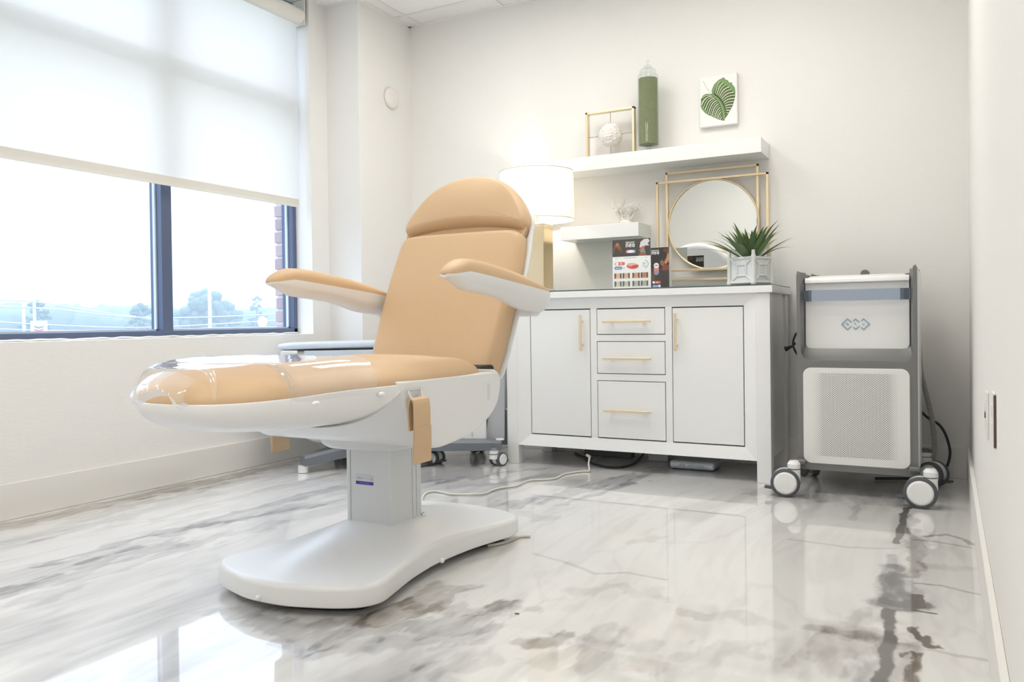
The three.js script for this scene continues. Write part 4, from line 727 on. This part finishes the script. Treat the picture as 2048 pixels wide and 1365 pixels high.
  part(o, 'front_rail', (() => { const s = new THREE.Shape(), n = 24, out = [], inn = [], xa = a0 - .006, xb = a1 + .006; const zz = (t) => .036 * sst(.0, .09, t) * sst(1, .91, t); for (let k = 0; k <= n; k++) { const t = k / n, tt = t < .5 ? .5 * (2 * t) ** 1.6 : 1 - .5 * (2 - 2 * t) ** 1.6; out.push(new THREE.Vector2(lerp(xa, xb, tt), zz(tt) + .005)); inn.unshift(new THREE.Vector2(lerp(xa, xb, tt), zz(tt))); } s.setFromPoints([...out, ...inn]); const g = new THREE.ExtrudeGeometry(s, { depth: .048, bevelEnabled: false }); g.rotateX(-Math.PI / 2); g.scale(1, 1, -1); const ix = g.index; const p = g.attributes.position; const nrm = g.attributes.normal; for (let i = 0; i < p.count; i += 3) { for (const at of [p, nrm]) { const t = [at.getX(i + 1), at.getY(i + 1), at.getZ(i + 1)]; at.setXYZ(i + 1, at.getX(i + 2), at.getY(i + 2), at.getZ(i + 2)); at.setXYZ(i + 2, ...t); } } g.translate(0, .828, zp + .004); return g; })(), rail);
  // emblem: three interlocked open diamonds with letters
  const logo = canvasTex(640, 288, (c, w, h) => {
    c.clearRect(0, 0, w, h); c.strokeStyle = '#7ea6bb'; c.lineWidth = 22; c.lineJoin = 'miter'; const dm = (cx, pts) => { c.beginPath(); pts.forEach(([a, b], i) => i ? c.lineTo(cx + a, 144 + b) : c.moveTo(cx + a, 144 + b)); c.stroke(); };
    dm(150, [[88, -42], [0, -122], [-122, 0], [0, 122], [88, 42]]); dm(320, [[-50, -70], [0, -118], [90, -42]]); dm(320, [[-50, 70], [0, 118], [90, 42]]); dm(490, [[-50, -72], [0, -122], [122, 0], [0, 122], [-50, 72]]);
    c.fillStyle = '#8f9aa0'; c.font = 'bold 78px sans-serif'; c.textAlign = 'center'; const L = (t, x) => { c.save(); c.translate(x, 144); c.rotate(-.7); c.fillText(t, 0, 27); c.restore(); }; L('B', 152); L('T', 322); L('L', 486);
  });
  const lg = new THREE.PlaneGeometry(.120, .054); const lc = atZ(1711, 649, zp + .004); lg.translate(lc.x, lc.y, zp + .0042); part(con, 'emblem', lg, new THREE.MeshStandardMaterial({ map: logo, transparent: true, roughness: .5 }));
  // perforated panel
  const dots = canvasTex(1200, 1200, (c, w, h) => {
    c.fillStyle = '#e6e6e2'; c.fillRect(0, 0, w, h); const nx = 58, px = 15.2, py = 26.2, m = 112, top = 66;
    for (let j = 0; j < 80; j++) for (let i = 0; i < 64; i++) { const x = m + i * px, y = top + j * (py / 2) ; if ((i + j) % 2) continue; if (x > w - m || y > h - 72) continue; const e = Math.min(x - m, w - m - x) / 130, r = 5.3 * clamp(.25 + e * .9, .25, 1); c.fillStyle = '#1c1c1c'; c.beginPath(); c.arc(x, y, r, 0, 7); c.fill(); }
  });
  const ps = rrect(-.549, -.139, .134, .5405, .03), pe = new THREE.ExtrudeGeometry(ps, { depth: .004, bevelEnabled: true, bevelSize: .002, bevelThickness: .002, bevelSegments: 2 }); pe.translate(0, 0, zf - .0005);
  const uv = pe.attributes.uv, pp = pe.attributes.position; for (let i = 0; i < pp.count; i++) uv.setXY(i, (pp.getX(i) + .549) / .41, (pp.getY(i) - .134) / .4065);
  for (const [xa, xb] of [[x0 + .0125, a0 - .003], [x1 - .0125, a1 + .003]]) part(o, 'bay_cheek', grid((u, v) => V(lerp(xa, xb, u), lerp(.60, .955, v), lerp(zf - .003, zp - .02, u)), 4, 4), M.cartGrey);
  part(o, 'perforated_panel', pe, std('#ffffff', .4, { map: dots }));
  const kb = new THREE.CylinderGeometry(.019, .019, .03, 28); kb.rotateX(Math.PI / 2); kb.translate(-.335, .957, zb + .028); part(o, 'rear_knob', kb, M.cartGrey);
  caster(o, -.612, -3.585, -1.45, .060, .138, M.rubber, M.plastic, M.plastic, M.plastic);
  caster(o, -.097, -3.59, -1.62, .062, .142, M.rubber, M.plastic, M.plastic, M.plastic);
  caster(o, -.060, -4.05, 1.1, .056, .15, M.rubber, M.plasticGrey, M.plasticGrey, M.darkGrey);
  caster(o, -.59, -4.08, .5, .056, .145, M.rubber, M.darkGrey, M.plastic, M.plastic);
  for (const [x, z] of [[-.59, -3.66], [-.10, -3.66], [-.09, -4.07], [-.60, -4.08]]) part(o, 'caster_arm', bx(Math.min(x, -.34 + .2 * Math.sign(x + .34)), Math.max(x, -.34 + .2 * Math.sign(x + .34)), .128, .148, z - .02, z + .02, .006, 2), M.cartGrey);
}
{ // hose and cords behind and beside that cart
  const P = (u, v, z) => atZ(u, v, z);
  const hz = -4.16, cp = [P(1838, 690, hz), P(1842, 745, hz), P(1853, 790, hz), P(1864, 840, hz), P(1869, 890, hz + .01), P(1866, 925, hz + .02)], cv = curve(cp), list = [tube(cp, .0095, 60, 10)];
  const N = 74; for (let k = 0; k < N; k++) { const t = k / (N - 1), g = new THREE.TorusGeometry(.010, .0026, 6, 14), p = cv.getPointAt(t), d = cv.getTangentAt(t); g.applyQuaternion(new THREE.Quaternion().setFromUnitVectors(V(0, 0, 1), d)); g.translate(p.x, p.y, p.z); list.push(g); }
  const m = solo('corrugated_hose', join(list), std([.42, .41, .38], .55), 'grey corrugated hose hanging behind the perforated cart', 'hose');
  const z2 = -4.21, c2 = [P(1838, 820, z2), P(1858, 838, z2), P(1878, 850, z2), P(1892, 872, z2), P(1900, 905, z2), P(1893, 935, z2 + .01), P(1874, 951, z2 + .02), V(P(1874, 951, z2).x - .03, .012, z2 + .05), V(-.16, .008, -4.16), V(-.3, .008, -4.1)];
  solo('looped_cable', tube(c2, .0062, 90, 10), M.black, 'black power cord looping between perforated cart and wall corner', 'cord');
  const z3 = -4.13, k3 = [P(1596, 664, z3), P(1590, 672, z3), P(1586, 688, z3), P(1590, 702, z3), P(1598, 714, z3)], tie = [P(1588, 688, z3), P(1580, 694, z3), P(1571, 698, z3)];
  const lp = thing('tied_cord', 'tied black cord end poking out beside the sideboard', 'cord', [tie[0].x, tie[0].y, z3]);
  part(lp, 'loop', tube(k3.map((q) => V(q.x, q.y, z3)), .005, 30, 8), M.black);
  part(lp, 'plug', (() => { const g = new THREE.CylinderGeometry(.006, .013, .036, 12); g.rotateZ(-1.15); const c = P(1577, 696, z3); g.translate(c.x, c.y, z3); return g; })(), M.black);
  part(lp, 'tie', (() => { const g = new RoundedBoxGeometry(.016, .014, .014, 2, .003); const c = P(1588, 688, z3); g.translate(c.x, c.y, z3); return g; })(), M.black);
}
{ // second device, standing in the pillar corner behind the chair, turned to face the room
  const o = thing('treatment_device', 'low white treatment device on grey wheeled base beside pillar', 'device', [-2.498, 0, -3.432]); o.rotation.y = 37.28 * Math.PI / 180;
  const add = (n, g, m, parent = o) => part(parent, n, g, m, false);
  // body: boat-shaped white shell in the device's own frame (x across, z to the room)
  const ring = (y, a0, a1, zf, zb, n = 5) => { const r = []; for (let k = 0; k < 72; k++) { const t = k / 72 * 6.28318, c = Math.cos(t), s = Math.sin(t); r.push(V((a0 + a1) / 2 + (a1 - a0) / 2 * Math.sign(c) * Math.abs(c) ** (2 / n), y, (zf + zb) / 2 + (zf - zb) / 2 * Math.sign(s) * Math.abs(s) ** (2 / n))); } return r; };
  add('body', loft([ring(.125, -.30, .24, -.10, -.40), ring(.128, -.40, .26, -.05, -.42), ring(.145, -.47, .27, -.02, -.43), ring(.175, -.525, .275, .0, -.44), ring(.22, -.57, .28, .01, -.44), ring(.30, -.60, .28, .01, -.44), ring(.45, -.615, .28, .0, -.44), ring(.60, -.622, .28, -.01, -.44), ring(.622, -.62, .28, -.01, -.44)]), M.plastic);
  add('deck', (() => { const list = []; const f = (t) => .008 * Math.sin(clamp((t + .6) / .7, 0, 1) * Math.PI / 2); return loft([0, 1, 2, 3].map((k) => ring([.626, .630, .650, .654][k], -.628 + [.008, 0, 0, .012][k], .36, .02 - [.008, 0, 0, .01][k], -.44, 6).map((q) => V(q.x, q.y + f(q.x) + .002, q.z)))); })(), M.devBlue);
  add('deck_inset', bx(-.488, .30, .50, .622, .006, .016, .004, 1), M.devBlue);
  add('latch', bx(-.60, -.52, .606, .624, .0, .018, .004, 1), M.plastic);
  add('rear_panel', bx(.29, .445, .13, .60, -.30, -.02, .01, 2), M.plastic);
  add('panel_seam', bx(.366, .368, .15, .56, -.021, -.0185), M.darkGrey);
  // grey flank with slanted edge, lower service box
  const fl = new THREE.Shape(); fl.moveTo(.445, .125); fl.lineTo(.545, .125); fl.lineTo(.552, .45); fl.lineTo(.527, .597); fl.lineTo(.488, .40); fl.closePath();
  add('flank', (() => { const g = new THREE.ExtrudeGeometry(fl, { depth: .22, bevelEnabled: true, bevelSize: .003, bevelThickness: .003, bevelSegments: 2 }); g.translate(0, 0, -.29); return g; })(), phys([.50, .52, .55], .4));
  add('service_box', bx(.474, .565, .09, .280, -.24, -.085, .004, 1), M.devGrey);
  add('outer_panel', bx(.535, .575, .285, .70, -.26, -.105, .004, 1), M.plastic);
  // base arms
  const arm = (pts, w0, w1, h0, h1) => { const cv = curve(pts), r = []; for (let k = 0; k <= 16; k++) { const t = k / 16, p = cv.getPoint(t), w = lerp(w0, w1, t) / 2, h = lerp(h0, h1, t), d = cv.getTangent(t); const sx = -d.z, sz = d.x; r.push([[w * .8, h], [w, h * .75], [w, 0], [-w, 0], [-w, h * .75], [-w * .8, h]].map(([a, b]) => V(p.x + sx * a, p.y + b, p.z + sz * a))); } const g = clean(loft(r)); g.computeVertexNormals(); return g; };
  const armL = add('base_arm', arm([[-.10, .07, -.22], [-.30, .062, -.10], [-.505, .036, .0]], .16, .07, .075, .05), M.devGrey);
  add('foot_cap', (() => { const g = new THREE.CylinderGeometry(.026, .026, .034, 24); g.translate(-.502, .019, .0); return g; })(), M.plastic, armL);
  const armR = add('base_arm', arm([[.0, .085, -.18], [.22, .088, -.03], [.36, .088, .01], [.515, .083, .012]], .16, .07, .06, .05), M.devGrey);
  add('end_plate', bx(.49, .53, .133, .138, -.02, .035, .002, 1), M.plastic, armR);
  add('base_arm', arm([[.05, .085, -.25], [.25, .085, -.36], [.46, .083, -.42]], .16, .07, .06, .05), M.devGrey);
  add('base_arm', arm([[-.05, .085, -.25], [-.2, .085, -.34], [-.34, .083, -.40]], .16, .07, .06, .05), M.devGrey);
  add('base_hub', (() => { const g = new THREE.CylinderGeometry(.20, .24, .12, 32); g.translate(-.02, .065, -.22); return g; })(), M.rubber);
  const cs = (x, z, t) => { const c = caster(o, 0, 0, t, .036, .085, M.rubber, M.plastic, M.plastic, M.devGrey); c.position.set(x, 0, z); };
  cs(.50, .02, 2.2); cs(.18, -.10, .8); cs(.44, -.42, .4); cs(-.34, -.40, .3);
}
{ // things on the floor
  const P = (u, v, y = .006) => atY(u, v, y);
  const c1 = [[843, 1004], [846, 994], [853, 986], [868, 983], [885, 985], [902, 989], [935, 989.5], [968, 988], [985, 981], [1005, 976], [1030, 973], [1046, 966], [1062, 961], [1088, 960], [1112, 957], [1128, 949], [1150, 945], [1170, 943]];
  const q = c1.map(([u, v]) => P(u, v)), e = q[q.length - 1];
  const w = thing('white_cable', 'thin white cable trailing from chair base towards the sideboard', 'cable', [q[8].x, 0, q[8].z]);
  part(w, 'cord', tube([...q, V(e.x + .02, .010, e.z - .005), V(e.x - .005, .035, e.z - .06), V(e.x - .02, .062, e.z - .11)], .0045, 160, 8), M.cable);
  part(w, 'plug_tip', rod(V(e.x - .018, .060, e.z - .108), V(e.x - .04, .066, e.z - .118), .007, 10), M.cable);
  const c2 = [[1040, 1074], [1022, 1081], [1008, 1086], [990, 1090], [975, 1092], [955, 1092]].map(([u, v]) => P(u, v, .005));
  solo('white_cable', tube([V(c2[0].x + .03, .005, c2[0].z - .02), ...c2.slice(0, 5)], .0048, 60, 8), M.cable, 'white cable emerging under the back end of the chair base', 'cable');
  // network box under the sideboard
  const a = P(1338, 941, 0), b = P(1425, 944, 0), r = thing('network_box', 'flat silver network box lying under the sideboard', 'router', [-1.13, 0, -4.0]);
  part(r, 'case', (() => { const g = bx(-1.245, -1.015, .006, .046, -4.13, -3.975, .016, 4); return g; })(), phys([.62, .65, .70], .25, { metalness: .35 }));
  for (let k = 0; k < 3; k++) part(r, 'port_button', (() => { const g = new THREE.CylinderGeometry(.016, .016, .004, 24); g.scale(1, 1, .5); g.rotateX(Math.PI / 2); g.translate(-1.176 + k * .046, .025, -3.9745); return g; })(), phys([.5, .56, .66], .3));
  for (const x of [-1.225, -1.035]) part(r, 'rubber_foot', bx(x - .01, x + .01, 0, .008, -4.11, -4.0), M.black);
  // coil of black cord, adapters and a power strip under the sideboard
  const loop = [[1168, 915], [1175, 922], [1190, 929], [1215, 934.5], [1242, 935], [1265, 929], [1280, 917]].map(([u, v]) => P(u, v, .007));
  solo('black_cord', tube([V(-1.86, .007, -4.2), ...loop, V(loop[6].x + .0, .03, -4.27)], .006, 90, 8), M.black, 'black cord lying in a loop under the sideboard', 'cord');
  solo('grey_cord', tube([P(1184, 925, .006), P(1195, 917, .006), P(1203, 910, .006), P(1208, 905, .006)], .004, 30, 8), std([.55, .56, .58], .5), 'short pale grey cord crossing the black loop under the sideboard', 'cord');
  const ps = thing('power_strip', 'dark power strip with plugs on floor under the sideboard', 'power strip', [-1.62, 0, -4.2]);
  part(ps, 'bar', bx(-1.80, -1.52, 0, .036, -4.24, -4.19, .006, 2), M.darkGrey);
  for (let k = 0; k < 3; k++) part(ps, 'plug', bx(-1.77 + k * .08, -1.73 + k * .08, .03, .062, -4.235, -4.195, .005, 2), M.black);
  part(ps, 'indicator_light', bx(-1.60, -1.592, .012, .02, -4.191, -4.188), std([.5, .02, .03], .4));
  const ad = bx(-1.42, -1.31, 0, .038, -4.24, -4.17, .006, 2);
  solo('power_adapter', ad, std([.60, .61, .62], .5), 'pale grey power adapter brick under the sideboard', 'adapter');
  const flakes = P(1034, 1229, .0); solo('floor_chip', (() => { const g = bx(-.006, .006, 0, .003, -.002, .002, .001, 1); g.rotateY(.3); g.translate(flakes.x, 0, flakes.z); return g; })(), std([.22, .12, .07], .7), 'tiny brown chip lying on the open floor', 'debris');
}
{ // outlet plates on the wall, round disc on the pillar
  const plate = (zc, yc, w, h, name, label, dark) => {
    const o = thing(name, label, 'outlet', [XR, yc, zc], 'outlet plates');
    part(o, 'plate', bx(XR - .006, XR, yc - h / 2, yc + h / 2, zc - w / 2, zc + w / 2, .002, 2), M.trim);
    for (const s of [-1, 1]) part(o, 'socket', bx(XR - .008, XR - .004, yc + s * .02 - .013, yc + s * .02 + .013, zc - .016, zc + .016, .0015, 1), std([.8, .79, .77], .4));
    if (dark) part(o, 'box_edge', bx(XR - .005, XR - .0005, yc - h / 2 + .004, yc + h / 2 - .004, zc + w / 2 - .001, zc + w / 2 + .006), std([.12, .07, .06], .7)); else part(o, 'slot', bx(XR - .0085, XR - .0065, yc - .008, yc + .012, zc - .004, zc + .004), M.black);
  };
  plate(-2.36, .508, .075, .118, 'wall_outlet', 'white outlet plate with dark slot, beside a second plate');
  plate(-2.02, .535, .075, .118, 'wall_outlet', 'white outlet plate with a dark exposed side edge', true);
  const d = thing('wall_detector', 'round off-white detector disc high on the pillar', 'detector', [XCOL, 2.148, -4.088]);
  const lt = new THREE.LatheGeometry([[0, 0], [.064, 0], [.066, .006], [.062, .02], [.045, .028], [0, .030]].map(([a, b]) => new THREE.Vector2(a, b)), 40); lt.rotateZ(-Math.PI / 2); lt.translate(XCOL, 2.148, -4.088);
  part(d, 'disc', lt, std([.85, .81, .77], .5));
}

// ---------------------------------------------------------------- outside the window
{
  const gm = canvasTex(256, 256, (c) => { c.fillStyle = '#6f766c'; c.fillRect(0, 0, 256, 256); let s = 9; const r = () => (s = (s * 16807) % 2147483647) / 2147483647; for (let k = 0; k < 3000; k++) { c.fillStyle = ['#686f62', '#787e74', '#606a58'][Math.floor(r() * 3)]; c.fillRect(r() * 256, r() * 256, 3 + r() * 6, 2 + r() * 3); } }, [60, 60]);
  struct('ground_outside', (() => { const g = new THREE.PlaneGeometry(420, 420); g.rotateX(-Math.PI / 2); g.translate(-215, -.5, -90); return g; })(), std('#ffffff', .95, { map: gm }), 'pale ground and road beyond the window', 'ground');
  const dirAt = (u, v, dist) => { const d = ray(u, v); const k = dist / Math.hypot(d.x, d.z); return V(d.x * k, CAMH + d.y * k, d.z * k); };
  const leafM = [[.085, .135, .08], [.07, .12, .075], [.11, .155, .10]].map((c) => std(c, .9));
  const trunkM = std([.20, .17, .14], .9);
  const blob = (r, k) => { const g = new THREE.IcosahedronGeometry(r, 3), p = g.attributes.position, q = V(0, 0, 0); for (let i = 0; i < p.count; i++) { q.fromBufferAttribute(p, i); const n = q.clone().normalize(), f = 1 + .42 * (fbm(n.x * 3.5 + k * 13, n.y * 3.5 + n.z * 2.7 + k, 3) - .5) + .25 * (hash(Math.round(n.x * 40) + k, Math.round(n.y * 40) * 7 + Math.round(n.z * 40)) - .5); p.setXYZ(i, n.x * r * f, n.y * r * f * .85, n.z * r * f); } return g; };
  const tree = (name, label, u0, u1, vTop, dist, km, group, nb = 16, gaps = 1) => {
    const a = dirAt(u0, vTop, dist), b = dirAt(u1, vTop, dist), c = a.clone().lerp(b, .5), w = a.distanceTo(b), top = a.y, side = b.clone().sub(a).setY(0).normalize(), h = top + .5;
    const o = thing(name, label, 'tree', [c.x, -.5, c.z], group), list = [];
    for (let k = 0; k < nb; k++) { const t = rr(-.5, .5), yy = rr(.30, .86), s = w * rr(.06, .14) * gaps, env = Math.sqrt(Math.max(.1, 1 - (2 * t) ** 2)); const g = blob(s, k + u0); g.translate(c.x + side.x * t * w * .8, -.5 + h * (.28 + (yy - .28) * env), c.z + side.z * t * w * .8 + rr(-1, 1) * w * .2); list.push(g); }
    for (let k = 0; k < 3; k++) { const g = blob(w * .11, k + 7); g.translate(c.x + side.x * (k - 1) * w * .16, -.5 + h - w * .15 - Math.abs(k - 1) * h * .05, c.z + side.z * (k - 1) * w * .16); list.push(g); }
    part(o, 'crown', join(list), leafM[km]); part(o, 'trunk', rod(V(c.x, -.5, c.z), V(c.x, h * .6, c.z), Math.max(.12, w * .035), 10), trunkM);
  };
  tree('broad_tree', 'broad round tree rising behind the pale pole', 352, 470, 571, 75, 0, undefined, 70);
  tree('slender_tree', 'slender feathery tree beyond the white power lines', 496, 532, 590, 80, 2, undefined, 30);
  tree('small_tree', 'small round tree half hidden by the window mullion', 250, 310, 603, 70, 1, undefined, 40);
  tree('low_tree', 'low spreading tree above the roadside sign', 40, 104, 597, 72, 1, undefined, 44);
  // scrubby tree line along the road: mass of bushes nobody could count
  const bush = []; for (let k = 0; k < 70; k++) { const u = lerp(-260, 640, k / 69) + rr(-8, 8), far = rr(85, 125), v = (u > 330 && u < 560 ? rr(612, 634) : rr(606, 628)), p = dirAt(u, v, far), h = p.y + .5, g = blob(1, k + 31); g.scale(rr(2, 3.4), h * .62, rr(2, 3)); g.translate(p.x, -.5 + h * .45, p.z); bush.push(g); }
  const tl = solo('roadside_bushes', join(bush), leafM[2], 'hazy line of bushes along the road outside', 'bushes'); tl.userData.kind = 'stuff';
  const pole = (name, label, u, vTop, dist, r) => { const t = dirAt(u, vTop, dist); solo(name, rod(V(t.x, -.5, t.z), V(t.x, t.y, t.z), r, 10), std([.62, .63, .62], .7), label, 'pole'); return t; };
  const pA = pole('utility_pole', 'tall pale pole standing in front of the broad tree', 417, 462, 55, .11), pB = pole('utility_pole', 'thin pale pole beside the roadside sign', 68, 575, 60, .09), pC = pole('utility_pole', 'short pale pole on the left of roadside sign', 47, 602, 62, .10);
  pC.y; scene.children.at(-1).userData.label = 'short thick pale pole away from the roadside sign';
  // overhead lines, each its own cable
  [[[-60, 612], [95, 618], [300, 636], [575, 629]], [[-60, 640], [95, 650], [300, 655], [575, 640]], [[-60, 656], [120, 662], [300, 660], [575, 654]], [[-60, 600], [68, 604], [180, 622], [310, 640]]].forEach((l, k) => solo('power_line', tube(l.map(([u, v]) => dirAt(u, v, 48 + k * 2)), .035, 60, 6), std([.45, .46, .47], .6), ['overhead line passing highest across the trees', 'overhead line crossing below the tree crowns', 'overhead line running just above the window sill', 'overhead line sagging from the thin pole'][k], 'power line', 'overhead lines'));
  // roadside sign: white box with blue and red chevrons
  const sc = dirAt(78, 658, 46), sg = thing('roadside_sign', 'white roadside sign with blue and red chevron stripes', 'sign', [sc.x, -.5, sc.z]); const face = Math.atan2(-sc.x, -sc.z), W0 = .72, H0 = .78;
  const put = (g) => { g.rotateY(face); g.translate(sc.x, sc.y, sc.z); return g; };
  part(sg, 'panel', put(bx(-W0 / 2, W0 / 2, -H0 / 2, H0 / 2, -.08, .08, .02, 1)), std([.85, .85, .85], .5));
  part(sg, 'post', rod(V(sc.x, -.5, sc.z), V(sc.x, sc.y - H0 / 2, sc.z), .06, 10), std([.6, .6, .6], .6));
  const chev = (y) => { const s = new THREE.Shape(); s.moveTo(-.2, y + .07); s.lineTo(0, y); s.lineTo(.2, y + .07); s.lineTo(.2, y - .02); s.lineTo(0, y - .09); s.lineTo(-.2, y - .02); s.closePath(); const g = new THREE.ExtrudeGeometry(s, { depth: .01, bevelEnabled: false }); g.translate(0, 0, .08); return g; };
  part(sg, 'chevron_stripe', put(chev(.09)), std([.10, .20, .45], .5)); part(sg, 'chevron_stripe', put(chev(-.06)), std([.55, .06, .08], .5));
  const rs = dirAt(525, 645, 42), rg = new THREE.SphereGeometry(.22, 20, 14); rg.scale(1, 1.35, .4); rg.rotateY(Math.atan2(-rs.x, -rs.z)); rg.translate(rs.x, rs.y, rs.z); const ds = thing('round_sign', 'small round white sign on a post by the brick edge', 'sign', [rs.x, -.5, rs.z]); part(ds, 'disc', rg, std([.82, .82, .80], .6)); part(ds, 'post', rod(V(rs.x, -.5, rs.z), V(rs.x, rs.y, rs.z), .03, 8), std([.6, .6, .6], .6));
}
scene.traverse((o) => { if (o.isMesh) { o.castShadow = true; o.receiveShadow = true; } });
renderer.render(scene, camera);
